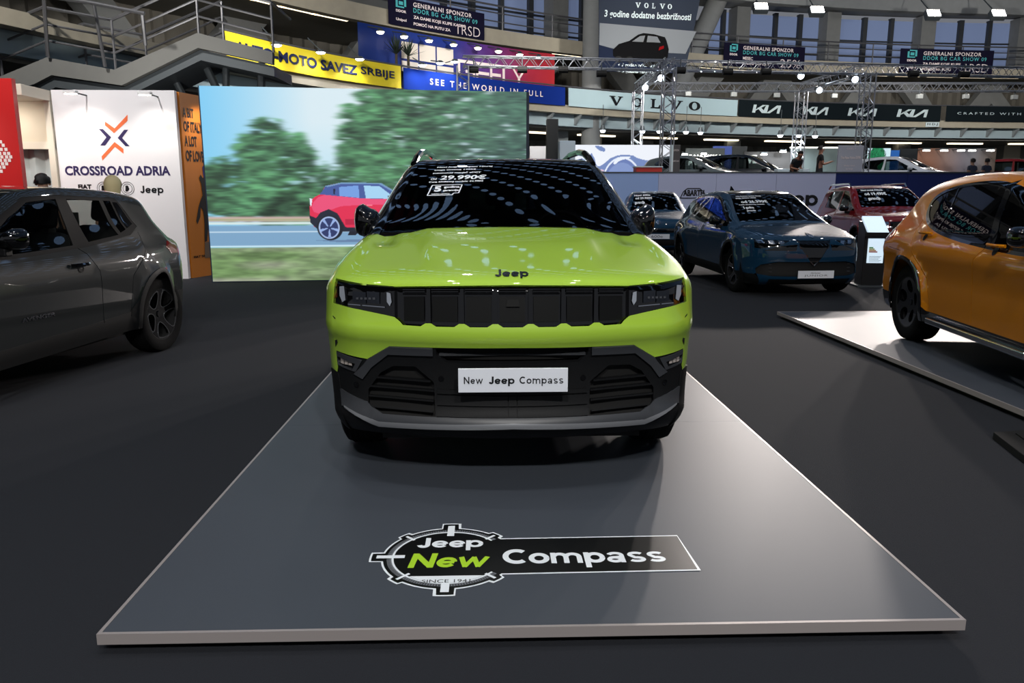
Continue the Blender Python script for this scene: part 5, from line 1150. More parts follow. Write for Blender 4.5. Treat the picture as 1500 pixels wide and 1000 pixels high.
for k, (px, py, y, l) in enumerate(((967, 113, 28, 'bright spotlight on the left truss link'), (944, 127, 31, 'second spotlight on the left truss link, lower'), (1250, 115, 28.5, 'bright spotlight on the right truss link, upper'), (1198, 131, 31, 'bright spotlight on the right truss link, lower'), (1171, 110, 29, 'spotlight in front of the right sponsor banner'))):
    p = at_y(px, py, y); t = thing('spotlight', l, 'spotlight', tuple(p)); MB().tube((0, -.15, -.05), (0, .15, .06), .13, 14, .09).build('lamp_body', M_STEEL, t, smooth=True); MB().tube((0, -.165, -.055), (0, -.15, -.05), .115, 14).build('lamp_face', mat('spot_face', (225, 240, 255), .5, emit=9), t); MB().tube((0, 0, 0), (0, .0, .4), .02).build('yoke', M_STEEL, t)
for k, (px, py) in enumerate(((941, 191), (966, 191), (986, 192), (1005, 192), (1026, 193), (1143, 197), (1170, 197), (1194, 198), (883, 190))):
    p = at_y(px, py, 33); t = thing('downlight', 'bright white light hanging below the lower gallery, '+ORD[[1, 2, 3, 4, 5, 6, 7, 8, 0][k]], 'lamp', tuple(p), 0, 'stand lights below the lower gallery')
    MB().tube((0, 0, -.02), (0, 0, .18), .12, 12, .07).build('lamp_body', M_STEEL, t); MB().lathe([(.001, -.12), (.08, -.1), (.11, -.04), (.11, .0)], n=14).build('lamp_globe', mat('stand_bulb', (235, 245, 255), .5, emit=12), t, smooth=True); MB().tube((0, 0, .1), (0, 0, 1.0), .012).build('rod', M_STEEL, t); spot('stand_beam', (p[0], p[1], p[2]-.16), (p[0], p[1]+1, 0), 420, (.94, .97, 1), 140, .6, .1)
for k, (px, py) in enumerate(((1008, 137), (1075, 138), (1138, 139), (1222, 140), (1347, 141), (1415, 141), (1486, 142))):
    p = at_y(px, py, 32.6); t = thing('work_light', 'small pale light under the rear truss, '+ORD[k], 'lamp', tuple(p), 0, 'pale work lights under the rear truss')
    MB().box((-.12, -.08, -.1), (.12, .08, .08)).build('lamp_body', mat('lamp_grey_case', (150, 152, 150), .4), t, bevel=.02); MB().tube((0, 0, .05), (0, 0, .3), .02).build('yoke', M_STEEL, t)
# --- banners on the galleries ---
def banner(label, px0, px1, z0, z1, m, o=-.12, cat='banner', group=None, tilt=0):
    t0 = gt(px0, o)[0]; t1 = gt(px1, o)[0]; c = G((t0+t1)/2, z0, o)
    t = thing('banner', label, cat, c, 0, group); n = max(8, int((t1-t0)*2)); V = []; F = []
    for k in range(n+1):
        a = t0+(t1-t0)*k/n; w = .015*math.sin(a*2.3)
        for z, oo in ((z0, o+w), (z1, o)): V.append(np.array(G(a, z, oo))-c)
        for z, oo in ((z0, o+w+.02), (z1, o+.02)): V.append(np.array(G(a, z, oo))-c)
    for k in range(n): a = 4*k; F += [(a, a+4, a+5, a+1), (a+2, a+3, a+7, a+6), (a+1, a+5, a+7, a+3), (a, a+2, a+6, a+4)]
    MB().add(V, F).build('banner_cloth', m, t, fix=True, smooth=False)
    f = lambda u, v, e=.035: tuple(np.array(G(t0+(t1-t0)*u, z0+(z1-z0)*v, o-e))-c)
    return t, f, (t0, t1)
def ub(px, t01, o=-.12): return (gt(px, o)[0]-t01[0])/(t01[1]-t01[0])
M_YEL = mat('banner_yellow', (236, 212, 40), .6); M_BLU = mat('banner_blue', (18, 46, 130), .8, spec=.1); M_VOL = mat('banner_pale', (176, 200, 206), .6); M_KIA = mat('banner_black', (18, 26, 30), .8, spec=.1); M_WP = mat('print_white', (240, 225, 222), .5); M_WL = mat('print_pale', (200, 214, 216), .5)
K2 = mat('print_navy_dark', (18, 28, 70), .5)
yb, f, t_ = banner('yellow banner with dark lettering hung on the lower gallery rail', 330, 587, 5.25, 6.02, M_YEL)
letters('AUTO-MOTO SAVEZ', (.04, .30, ub(522, t_), .72), f, K2, yb, bold=.035); letters('SRBIJE', (ub(527, t_), .30, ub(577, t_), .72), f, K2, yb, bold=.015)
bb, f, t_ = banner('blue banner with white lettering hung on the lower gallery rail', 591, 828, 5.24, 6.0, M_BLU); letters('SEE THE WORLD IN FULL', (ub(629, t_), .36, ub(795, t_), .66), f, M_WP, bb, bold=.012, space=1.5)
vb, f, t_ = banner('pale banner with widely spaced black serif letters on the lower gallery', 833, 1081, 5.24, 6.0, M_VOL)
def slab(ch, u0, u1, v0, v1, f, m, par):
    P = {'V': [[(0, 1), (.44, 1), (.44, .9), (.33, .9), (.56, .3), (.74, .9), (.64, .9), (.64, 1), (1, 1), (1, .9), (.9, .9), (.56, 0), (.44, 0), (.1, .9), (0, .9)]],
         'L': [[(0, 1), (.5, 1), (.5, .9), (.38, .9), (.38, .12), (.75, .12), (.86, .38), (.95, .38), (.93, 0), (0, 0), (0, .1), (.13, .1), (.13, .9), (0, .9)]]}
    if ch in P:
        for p in P[ch]: flat([(u0+(u1-u0)*a, v0+(v1-v0)*b) for a, b in p], f, m, par, 'lettering')
    else:
        a = np.linspace(0, 2*math.pi, 28, endpoint=False); cu, cv = (u0+u1)/2, (v0+v1)/2; A_ = np.c_[cu+(u1-u0)/2*np.cos(a), cv+(v1-v0)/2*np.sin(a)]; B_ = np.c_[cu+(u1-u0)*.22*np.cos(a), cv+(v1-v0)*.38*np.sin(a)]
        mesh_obj('lettering', [f(*v) for v in np.r_[A_, B_]], [(k, (k+1) % 28, 28+(k+1) % 28, 28+k) for k in range(28)], m, par)
for ch, a, c in (('V', 892, 912), ('O', 925, 941), ('L', 953, 968), ('V', 979, 1000), ('O', 1009, 1026)): slab(ch, ub(a, t_), ub(c, t_), .22, .76, f, K_, vb)
kb, f, t_ = banner('black banner with four pale angular logos on the lower gallery', 1083, 1379, 5.24, 6.03, M_KIA)
def kia(u0, u1, v0, v1, f, par):
    S_ = lambda p: [(u0+(u1-u0)*a, v0+(v1-v0)*b) for a, b in p]
    for p in ([(0, 0), (.11, 0), (.15, 1), (.05, 1)], [(.08, .18), (.14, .44), (.36, 1), (.50, 1)], [(.18, .62), (.34, 0), (.50, 0), (.29, .72)], [(.36, 0), (.52, 0), (.58, 1), (.49, 1)], [(.50, 0), (.62, 0), (1, 1), (.86, 1)], [(.86, 0), (.95, 0), (1, 1), (.91, 1)]): flat(S_(p), f, M_WL, par, 'logo_stroke')
for a, c in ((1102, 1144), (1176, 1214), (1242, 1285), (1314, 1360)): kia(ub(a, t_), ub(c, t_), .25, .74, f, kb)
cb, f, t_ = banner('black banner with thin spaced white lettering, right end of the lower gallery', 1387, 1600, 5.26, 6.05, M_KIA); letters('CRAFTED WITH JAPANESE', (ub(1403, t_), .40, ub(1563, t_), .60), f, M_WL, cb, space=1.5)
M_SP = mat('banner_dark_purple', (22, 20, 42), .8, spec=.1); M_TQ = mat('print_turquoise', (84, 186, 190), .5)
def sponsor(label, px0, px1, z0, z1, l3, l4, big, o=1.66):
    t, f, t_ = banner(label, px0, px1, z0, z1, M_SP, o, group=None); u = lambda p: p
    letters('GENERALNI SPONZOR', (.24, .74, .86, .90), f, M_WP, t, bold=.02, space=1.15); letters('DDOR BG CAR SHOW 09', (.24, .54, .92, .70), f, M_TQ, t, bold=.01, space=1.2)
    letters(l3, (.24, .30, .24+.024*len(l3), .44), f, M_WP, t, bold=.03); letters(l4, (.24, .10, .24+.024*len(l4), .24), f, M_WP, t, bold=.03); letters(big, (.70, .06, .95, .42), f, M_WP, t, bold=-.01)
    for a, c, e, g_ in ((.07, .09, .62, .88), (.07, .15, .62, .67), (.15, .17, .68, .95), (.09, .17, .90, .95), (.10, .14, .72, .84)): flat([(a, e), (c, e), (c, g_), (a, g_)], f, M_TQ, t, 'logo_bar')
    letters('DDOR', (.07, .46, .17, .55), f, M_WP, t, bold=.05); letters('Unipol', (.07, .14, .17, .26), f, M_WP, t, bold=.03)
sponsor('dark sponsor banner at the top, left of centre above the lamp row', 571, 710, 7.87, 8.93, 'ZA DAME KOJE KUPE KASKO', 'POMOĆ NA PUTU ZA', '1RSD'); sponsor('dark sponsor banner right of the slanted column', 1057, 1174, 7.89, 9.02, 'MESEC', 'KASKO POPUSTI', '25%'); sponsor('dark sponsor banner at the upper right, above the black banners', 1312, 1447, 7.95, 9.18, 'ZA DAME KOJE KUPE', 'POMOĆ NA PUTU', '1RSD')
# gradient wall with lettering between the galleries
def gradmat():
    m = bpy.data.materials.new('gradient_print'); m.use_nodes = True; nt = m.node_tree; b = nt.nodes['Principled BSDF']; b.inputs['Roughness'].default_value = .5
    tc = nt.nodes.new('ShaderNodeTexCoord'); sp = nt.nodes.new('ShaderNodeSeparateXYZ'); r = nt.nodes.new('ShaderNodeValToRGB'); mr = nt.nodes.new('ShaderNodeMapRange')
    nt.links.new(tc.outputs['Object'], sp.inputs[0]); nt.links.new(sp.outputs['X'], mr.inputs[0]); mr.inputs[1].default_value = -4.6; mr.inputs[2].default_value = 4.6; nt.links.new(mr.outputs[0], r.inputs[0])
    e = r.color_ramp.elements; e[0].position = 0; e[0].color = lin((14, 70, 96)); e[1].position = 1; e[1].color = lin((190, 26, 20))
    for p, c in ((.12, (10, 42, 116)), (.45, (20, 46, 130)), (.62, (96, 48, 130)), (.8, (160, 34, 60))): q = e.new(p); q.color = lin(c)
    nt.links.new(r.outputs[0], b.inputs['Base Color']); return m
gw, f, t_ = banner('large blue to red display wall with a row of lamps, between the galleries', 526, 812, 5.35, 7.52, gradmat(), .9, 'wall panel')
def word(polys, u0, u1, v0, v1): 
    for p in polys: flat(buffer_line([(u0+(u1-u0)*a, v0+(v1-v0)*b) for a, b in p], .012), f, M_WP, gw, 'lettering')
for (a, c), p in zip(((672, 694), (698, 716), (719, 733), (737, 749), (751, 768)), ([[(1, 1), (0, 1), (0, 0), (1, 0), (1, .5), (.5, .5)]], [[(1, 1), (0, 1), (0, 0), (1, 0)], [(0, .5), (.9, .5)]], [[(1, 1), (0, 1), (0, 0), (1, 0)], [(0, .5), (.9, .5)]], [[(0, 1), (0, 0), (1, 0)]], [[(0, 1), (.5, .45), (1, 1)], [(.5, .45), (.5, 0)]])):
    u0, u1 = ub(a, t_, .9), ub(c, t_, .9)
    for seg in p:
        for a_, b__ in zip(seg[:-1], seg[1:]):
            A_ = (u0+(u1-u0)*a_[0], .30+.34*a_[1]); B_ = (u0+(u1-u0)*b__[0], .30+.34*b__[1]); hz = abs(A_[1]-B_[1]) < 1e-6; wx, wy = .006, .028
            x0, x1 = sorted((A_[0], B_[0])); y0, y1 = sorted((A_[1], B_[1])); flat([(x0-wx, y0-wy), (x1+wx, y0-wy), (x1+wx, y1+wy), (x0-wx, y1+wy)] if (hz or x0 == x1) else [(A_[0]-wx, A_[1]), (A_[0]+wx, A_[1]), (B_[0]+wx, B_[1]), (B_[0]-wx, B_[1])], f, M_WP, gw, 'lettering')
for i in range(3):
    for j in range(2):
        u0 = ub(588+26*i, t_, .9); u1 = ub(588+26*(i+1)-2, t_, .9); flat([(u0, .22+.32*j), (u1, .22+.32*j), (u1, .50+.32*j), (u0, .50+.32*j)], f, mat('panel_cream', (222, 214, 204), .5), gw, 'cream_tile')
for k, (px, py) in enumerate(((556, 42), (591, 49), (627, 55), (663, 61), (698, 66), (728, 71), (759, 76), (787, 80))):
    t0, z = gt(px, .3, py); p = G(t0, z, .2); t = thing('arm_lamp', 'bright lamp in the row over the blue and red wall, '+ORD[k], 'lamp', p, 0, 'lamps along the display wall')
    MB().tube((0, 0, 0), (.0, 0, -.12), .06, 12, .16).build('lamp_body', M_STEEL, t); MB().lathe([(.001, -.2), (.1, -.18), (.14, -.12)], n=14).build('lamp_globe', mat('warm_bulb', (255, 240, 215), .5, emit=14), t, smooth=True)
    g_ = G(t0, z, .9); MB().tube((0, 0, 0), (g_[0]-p[0], g_[1]-p[1], .15), .02).build('arm', M_STEEL, t)
    spot('lamp_beam', G(t0, z-.1, .15), G(t0, z-1.6, .9), 130, (1, .9, .78), 110, .9, .1)
for k, (px, py) in enumerate(((405, 63), (470, 74), (527, 84), (619, 93), (645, 90), (666, 88))):
    t0, z = gt(px, -.6, py); p = G(t0, z, -.6); t = thing('arm_lamp', 'bright arm lamp over the gallery banners, '+ORD[k], 'lamp', p, 0, 'lamps over the gallery banners')
    MB().tube((0, 0, .03), (.0, 0, -.06), .08, 12, .17).build('lamp_body', M_STEEL, t); MB().lathe([(.001, -.11), (.1, -.1), (.15, -.06)], n=14).build('lamp_globe', mat('cool_bulb', (235, 242, 255), .5, emit=14), t, smooth=True)
    g_ = G(t0, 6.4, -.05); MB().tube((0, 0, 0), (g_[0]-p[0], g_[1]-p[1], g_[2]-p[2]), .02).build('arm', M_STEEL, t)
    spot('lamp_beam', G(t0, z-.1, -.65), G(t0, z-1.2, -.05), 150, (.95, .96, 1), 120, .9, .1)
for k, px in enumerate((585, 602)):
    t0, z = gt(px, .2, 92); p = G(t0, 6.3, .35); t = thing('potted_palm', 'spiky potted plant behind the gallery banners, '+ORD[k], 'plant', (p[0], p[1], 5.42), 0, 'spiky plants on the gallery')
    MB().tube((0, 0, 0), (0, 0, .5), .18, 14, .24).build('pot', M_GAP, t); MB().tube((0, 0, .4), (0, 0, 1.1), .05).build('stem', mat('palm_stem', (60, 52, 40), .9), t); q = MB(); rr = random.Random(k)
    for j in range(34):
        a, e = rr.uniform(0, 6.28), rr.uniform(.2, 1.4); L_ = rr.uniform(.5, .8); d = Vector((math.cos(a)*math.cos(e), math.sin(a)*math.cos(e), math.sin(e))); s__ = Vector((-math.sin(a), math.cos(a), 0))*.03; c = Vector((0, 0, 1.1)); q.add([c-s__, c+s__, c+d*L_*.6+s__*.8, c+d*L_, c+d*L_*.6-s__*.8], [(0, 1, 2, 3, 4)])
    q.build('foliage', mat('palm_leaf', (34, 48, 34), .7), t, fix=False)['kind'] = 'stuff'
# hanging car poster
po = at_y(880, 0, 35.0); vp = thing('hanging_poster', 'large hanging poster with a black SUV, beside the round column', 'poster', (at_y(878, 50, 34)[0], 34.0, 0))
x0 = at_y(878, 50, 34)[0]; bl = np.array([0, 0, at_y(879, 104, 34)[2]]); br = np.array([at_y(1003, 104, 34.6)[0]-x0, .6, at_y(1003, 108, 34.6)[2]]); tl = np.array([-.1, 0, 12.0]); tr = np.array([at_y(1030, 30, 34.6)[0]-x0+.3, .6, 12.0]); tr[1] = .6*tr[0]/br[0]; tl[1] = .6*tl[0]/br[0]
MB().add([tuple(bl), tuple(br), tuple(tr), tuple(tl), tuple(bl+[0, .05, 0]), tuple(br+[0, .05, 0]), tuple(tr+[0, .05, 0]), tuple(tl+[0, .05, 0])], [(0, 1, 2, 3), (4, 7, 6, 5), (0, 4, 5, 1), (1, 5, 6, 2), (2, 6, 7, 3), (3, 7, 4, 0)]).build('poster_cloth', mat('poster_slate', (46, 52, 64), .8, spec=.1), vp)
zt = at_y(930, 0, 34.3)[2]; zb_ = bl[2]; Hh = zt-zb_; Wd = br[0]
pf = lambda e: (lambda u, v: (u*Wd, .6*u-e, zb_+v*Hh))
flat([(0, .30), (0, .66), (1.12, .60), (1.0, .28)], pf(.02), mat('poster_pale', (120, 124, 128), .8, spec=.1), vp, 'poster_background'); flat([(0, .0), (0, .36), (1.0, .08), (1.0, 0)], pf(.03), mat('poster_dark', (26, 34, 54), .8, spec=.1), vp, 'poster_floor')
slx = lambda ch, a, c: slab(ch, a, c, .89, .96, pf(.03), M_WL, vp)
for ch, a, c in (('V', .40, .46), ('O', .50, .55), ('L', .59, .63), ('V', .68, .74), ('O', .77, .82)): slx(ch, a, c)
letters('3 godine dodatne bezbrižnosti', (.05, .72, 1.05, .84), pf(.03), M_WL, vp, bold=.02, shear=.1); letters('+ 3 godine održavanja', (.22, .06, .66, .12), pf(.04), M_WL, vp, bold=.02, shear=.15); letters('+ 3 godine garancije', (.22, -.03, .66, .03), pf(.04), M_WL, vp, bold=.02, shear=.15) 
cv = [(.155, .30), (.16, .22), (.20, .17), (.30, .17), (.36, .165), (.50, .14), (.57, .10), (.62, .11), (.70, .13), (.75, .14), (.79, .22), (.80, .33), (.77, .45), (.75, .50), (.62, .535), (.50, .545), (.44, .52), (.34, .43), (.22, .38)]
flat(cv, pf(.045), mat('poster_car', (8, 8, 10), .8, spec=.1), vp, 'poster_car')
flat([(.37, .42), (.46, .50), (.52, .51), (.50, .42)], pf(.06), mat('poster_window', (96, 100, 104), .5), vp, 'poster_window'); flat([(.54, .42), (.55, .51), (.66, .50), (.70, .42)], pf(.06), mat('poster_window', (96, 100, 104), .5), vp, 'poster_window'); flat([(.68, .31), (.74, .34), (.74, .38), (.69, .36)], pf(.06), M_RED, vp, 'poster_tail_lamp')
for cu in (.22, .35, .56, .68): flat(circle(cu, .17 if cu < .5 else .12, .045, 18)*[1, 1.0], pf(.055), M_GAP, vp, 'poster_wheel')
# --- staircase and landing at the upper left ---
SY = 18.0
st = thing('staircase', 'grey concrete stair with steel railings, upper left', 'staircase', (-7.5, SY, 0))
S_ = lambda px, py, dy=0: np.array(at_y(px, py, SY))*[1, 1, 1]+np.array([7.5, dy-SY, 0])
top = [(-30, 125), (0, 112), (68, 84), (167, 102), (289, 48), (399, 76)]; bot = [(-30, 150), (50, 123), (75, 110), (178, 125), (290, 70), (399, 94)]
tp = [S_(*p) for p in top]; bt = [S_(*p) for p in bot]
for k in range(5):
    q = MB(); a, b_, c, d = tp[k], tp[k+1], bt[k+1], bt[k]; e = np.array([0, .18, 0]); q.add([a, b_, c, d, a+e, b_+e, c+e, d+e], [(3, 2, 1, 0), (4, 5, 6, 7), (0, 1, 5, 4), (1, 2, 6, 5), (2, 3, 7, 6), (3, 0, 4, 7)]); q.build('parapet', mat('stair_concrete', (108, 108, 105), .85, noise=.08, nscale=4), st)
    q = MB(); e = np.array([0, .12, -.02]); g_ = np.array([0, 1.7, 0]); h_ = np.array([0, 0, -.22]); q.add([d+e, c+e, c+e+h_, d+e+h_, d+g_, c+g_, c+g_+h_, d+g_+h_], [(0, 1, 2, 3), (7, 6, 5, 4), (0, 4, 5, 1), (1, 5, 6, 2), (2, 6, 7, 3), (3, 7, 4, 0)]); q.build('stringer', M_STEEL, st)
for k in range(9):
    u = k/9; p = tp[3]*(1-u)+tp[4]*u; MB().box((p[0], .18, p[2]-.28), (p[0]+.2, 1.7, p[2]-.18)).build('tread', M_STEEL, st)
def rails(pts, dy, m=M_RAIL):
    for h in (.36, .70, 1.05):
        MB().path([tuple(np.array(p)+[0, dy, h]) for p in pts], .025 if h < 1 else .035, 6).build('rail', m, st)
    for a, b_ in zip(pts[:-1], pts[1:]):
        n = max(1, int(np.linalg.norm(b_-a)/1.1))
        for k in range(n): p = a+(b_-a)*k/n; MB().tube(tuple(p+[0, dy, 0]), tuple(p+[0, dy, 1.05]), .03, 6).build('rail_post', m, st)
    p = pts[-1]; MB().tube(tuple(p+[0, dy, 0]), tuple(p+[0, dy, 1.05]), .03, 6).build('rail_post', m, st)
rails(tp, .09); rails([p for p in tp[1:5]], 1.75)
MB().path([tuple(tp[5]+[0, .09, 1.05]), tuple(tp[5]+[0, 1.75, 1.05])], .035, 6).build('rail', M_RAIL, st)
q = MB(); uu = [np.array(at_y(*p, 17.2))-[-7.5, SY, 0] for p in ((62, -6), (133, 4), (212, 20))]; q.path([tuple(v) for v in uu], .04, 6); q.build('rail', M_RAIL, st)
for p0, p1 in (((64, -5), (70, 82)), ((137, 4), (154, 98)), ((208, 20), (213, 66))): MB().tube(tuple(np.array(at_y(*p0, 17.6))-[-7.5, SY, 0]), tuple(np.array(at_y(*p1, 17.9))-[-7.5, SY, 0]), .04, 6).build('rail_post', M_RAIL, st)
for p0, p1, r in (((291, 74), (322, 140), .09), ((248, 100), (268, 140), .08), ((331, 95), (331, 140), .08), ((383, 92), (383, 140), .09)):
    a = np.array(at_y(*p0, SY+.9))-[-7.5, SY, 0]; b_ = np.array(at_y(*p1, SY+.9))-[-7.5, SY, 0]; d = (b_-a); b2 = a+d*(a[2]/(-d[2])); MB().tube(tuple(a), tuple(b2), r, 10).build('support_post', M_STEEL, st)
# --- things standing on the tier ---
def tierbox(name, label, cat, px0, px1, py, y, m, depth=.4, group=None):
    a = at_y(px0, py, y); b_ = at_y(px1, py, y); t = thing(name, label, cat, ((a[0]+b_[0])/2, y, TZ), 0, group); w = (b_[0]-a[0])/2
    MB().box((-w, 0, 0), (w, depth, a[2]-TZ)).build('body', m, t, bevel=.01); return t, w, a[2]-TZ
t, w, h = tierbox('pillar', 'tall black square pillar behind the lime SUV roof', 'pillar', 801, 818, 174, 28, mat('pillar_black', (18, 20, 22), .4)); 
t, w, h = tierbox('cupboard', 'pale blue white box cupboard beside the black pillar', 'cupboard', 820, 843, 206, 26, mat('pale_box', (196, 212, 224), .5), .6); MB().box((-w+.03, -.01, .1), (w-.03, .0, h-.05)).build('door', mat('pale_box_door', (206, 220, 230), .5), t)
t, w, h = tierbox('stand_wall', 'lit white stand wall at the far side, left of the black pillar', 'wall panel', 776, 803, 214, 32, mat('panel_white', (238, 236, 238), .5), .1); 
t, w, h = tierbox('totem', 'tall narrow grey totem sign beside the truss tower', 'sign', 985, 997, 212, 25.6, mat('totem_grey', (88, 84, 84), .4, metal=.3), .25); letters('OMODA', (-.09, h-.2, .09, h-.14), lambda u, v: (u, -.004, v), M_WP, t); letters('JAECOO', (-.1, h-.55, .1, h-.49), lambda u, v: (u, -.004, v), M_WP, t); MB().box((-w-.02, -.01, 0), (-w+.04, .26, h)).build('edge_strip', M_WL, t)
t, w, h = tierbox('counter', 'low red and white counter at the foot of the blue picture wall', 'counter', 932, 970, 245, 25.2, mat('counter_red', (190, 50, 40), .5), .5); MB().box((-w-.02, -.02, h), (w+.02, .52, h+.04)).build('worktop', M_WL, t)
# picture wall with the steering wheel
t, w, h = tierbox('picture_wall', 'lit blue and white picture wall showing a steering wheel', 'screen', 842, 983, 212, 29.5, M_GAP, .15)
def paint_wheel(w_, h_):
    y, x = np.mgrid[0:h_, 0:w_]; X = x/(w_-1)*1190; Y = y/(h_-1)*330; img = np.zeros((h_, w_, 3))+np.array([238, 242, 250]); P_ = np.c_[X.ravel(), Y.ravel()]
    def fill(p, c, it=1):
        k = inside(P_, chaikin(p, it, True)).reshape(h_, w_); img[k] = c
    B = (116, 138, 190); fill([(0, 130), (120, 110), (160, 180), (180, 80), (240, 90), (270, 180), (330, 180), (480, 90), (700, 80), (800, 120), (1000, 140), (1120, 160), (1120, 330), (0, 330)], B); fill([(230, 0), (370, 20), (380, 60), (300, 50)], B); fill([(180, 90), (220, 60), (245, 180), (190, 180)], B)
    for rx, ry, c in ((250, 240, (226, 234, 250)), (232, 222, (106, 126, 182)), (205, 190, (130, 150, 200))):
        k = ((X-590)/rx)**2+((Y-340)/ry)**2 < 1; img[k & (Y > 60)] = c
    fill([(470, 150), (560, 100), (690, 98), (690, 112), (560, 130), (500, 170)], (236, 242, 252)); fill([(520, 240), (760, 250), (820, 330), (480, 330)], (96, 112, 160)); fill([(280, 230), (350, 200), (380, 240), (300, 250)], (232, 200, 214))
    return img
painted('picture', paint_wheel(240, 66), lambda u, v: (-w+2*w*u, -.006, .55+(h-.55)*v), t, 1.0)
letters('VF', (.2, .1, .6, .4), lambda u, v: (u, -.03, v), M_WP, t) if False else None
DK = mat('stand_dark', (44, 48, 50), .6); GL = mat('lit_lettering', (238, 238, 230), .5, emit=1.4)
t, w, h = tierbox('stand_wall', 'dark stand wall with lit white two-line lettering', 'wall panel', 1005, 1062, 217, 36, mat('stand_grey', (70, 76, 76), .6), .1); letters('SAJAMSKA', (-.85*w, h-.52, .9*w, h-.28), lambda u, v: (u, -.01, v), GL, t, bold=.03); letters('PREMIJERA', (-.85*w, h-.80, .9*w, h-.57), lambda u, v: (u, -.01, v), GL, t, bold=.03)
t, w, h = tierbox('stand_block', 'dark block with a blue side next to the VE stand', 'wall panel', 1073, 1095, 214, 36.5, DK, 1.0); MB().box((-w-.9, .0, .5), (-w-.02, .05, h)).build('blue_panel', mat('panel_blue', (70, 92, 170), .5), t)
t, w, h = tierbox('stand_wall', 'black stand wall with large white letters VE', 'wall panel', 1090, 1160, 222, 34.5, mat('stand_black', (20, 20, 20), .6), .1); letters('VE', (-.88*w, h-.50, -.45*w, h-.15), lambda u, v: (u, -.01, v), GL, t, bold=.06)
t, w, h = tierbox('stand_wall', 'dark green grey stand wall behind the standing man', 'wall panel', 1158, 1232, 217, 34.6, mat('stand_green', (60, 72, 72), .6), .1); MB().box((-w, -.02, h), (w, .1, h+.06)).build('lit_edge', GL, t)
t, w, h = tierbox('poster_board', 'pale poster board with a car picture at its foot', 'sign', 1229, 1266, 213, 24.9, mat('poster_board', (176, 178, 188), .5), .08)
pb_ = lambda u, v: (u, -.005, v); letters('GEELY', (-.15, h-.12, .15, h-.07), pb_, M_WP, t, space=1.4); letters('The New Volvo EX90', (-.32, h-.42, .32, h-.33), pb_, M_WP, t, bold=.02); letters('Always ahead', (-.2, h-.66, .15, h-.60), pb_, M_WP, t); letters('by design', (-.12, h-.76, .1, h-.70), pb_, M_WP, t)
flat([(-.34, h-1.05), (-.2, h-1.03), (-.1, h-.93), (.12, h-.92), (.26, h-1.0), (.34, h-1.04), (.34, h-1.16), (-.34, h-1.16)], pb_, mat('print_mauve', (92, 80, 96), .5), t, 'poster_car'); flat([(-.14, h-1.02), (-.06, h-.95), (.1, h-.945), (.16, h-1.01)], lambda u, v: (u, -.008, v), M_GAP, t, 'poster_window')
def tree_img(w_, h_):
    rr = np.random.default_rng(5); y, x = np.mgrid[0:h_, 0:w_]; img = np.zeros((h_, w_, 3))+np.array([206, 232, 240]); n = rr.random((h_, w_)); k = ((x-w_*.42)/(w_*.42))**2+((y-h_*.42)/(h_*.5))**2+(n-.5)*.3 < 1; img[k] = np.array([28, 112, 70])*(.6+n[k][:, None]*.8); img[y > h_*.9] = (90, 150, 90); return img
t, w, h = tierbox('screen_wall', 'bright screen with a green tree behind the poster board', 'screen', 1271, 1305, 217, 31, M_GAP, .1); painted('picture', tree_img(50, 50), lambda u, v: (-w+2*w*u, -.006, .3+(h-.3)*v), t, 1.0)
t, w, h = tierbox('screen_wall', 'narrow blue screen right of the green tree screen', 'screen', 1306, 1320, 220, 31.2, mat('panel_blue_lit', (36, 84, 150), .5, emit=.7), .1)
t, w, h = tierbox('stand_wall', 'dark stand wall between the screens and the landscape wall', 'wall panel', 1320, 1344, 218, 31, DK, .1)
def land_img(w_, h_):
    y, x = np.mgrid[0:h_, 0:w_]; X = x/w_; Y = y/h_; a = np.clip((X-.15)*1.8, 0, 1)[..., None]; img = np.array([190, 120, 86])*(1-a)+np.array([166, 178, 214])*a; b_ = np.clip((X-.55)*2.4, 0, 1)[..., None]; img = img*(1-b_)+np.array([214, 190, 172])*b_
    k = Y > .55+.25*np.minimum(X, .6)-.05*np.sin(X*20); img[k] = (84, 98, 84); k = (Y > .42+.5*(X-.1)) & (Y < .54+.42*(X-.1)) & (X > .15) & (X < .62); img[k] = (226, 212, 198); return img*.52
t, w, h = tierbox('picture_wall', 'long landscape picture wall with a row of lamps, right end', 'wall panel', 1345, 1460, 217, 32, M_GAP, .12); painted('picture', land_img(110, 40), lambda u, v: (-w+2*w*u, -.006, .3+(h-.3)*v), t, 1.0, emit=False)
for k, px in enumerate((1357, 1383, 1408, 1424, 1451)):
    p = at_y(px, 218, 31.4); t = thing('arm_lamp', 'small lamp in the row above the landscape picture wall, '+ORD[k], 'lamp', tuple(p), 0, 'lamps above the landscape wall'); MB().box((-.14, -.06, -.04), (.14, .06, .03)).build('lamp_body', M_STEEL, t, bevel=.01); MB().box((-.12, -.07, -.09), (.12, .05, -.041)).build('lamp_glass', M_LAMP, t); MB().tube((0, 0, 0), (0, .62, .0), .02).build('arm', M_STEEL, t); spot('lamp_beam', (p[0], p[1]-.1, p[2]-.1), (p[0], 32, p[2]-1.2), 12, (1, .93, .85), 120, .9, .08)
for k, (px, py, y) in enumerate(((1003, 224, 35.6), (1031, 223, 35.6), (1119, 224, 34.1), (1147, 220, 34.1))):
    p = at_y(px, py, y); t = thing('arm_lamp', 'small lamp above the dark far stand walls, '+ORD[k], 'lamp', tuple(p), 0, 'lamps above the dark stand walls'); MB().box((-.14, -.06, -.04), (.14, .06, .03)).build('lamp_body', M_STEEL, t, bevel=.01); MB().box((-.12, -.07, -.09), (.12, .05, -.041)).build('lamp_glass', M_LAMP, t); MB().tube((0, 0, 0), (0, .42, .0), .02).build('arm', M_STEEL, t)
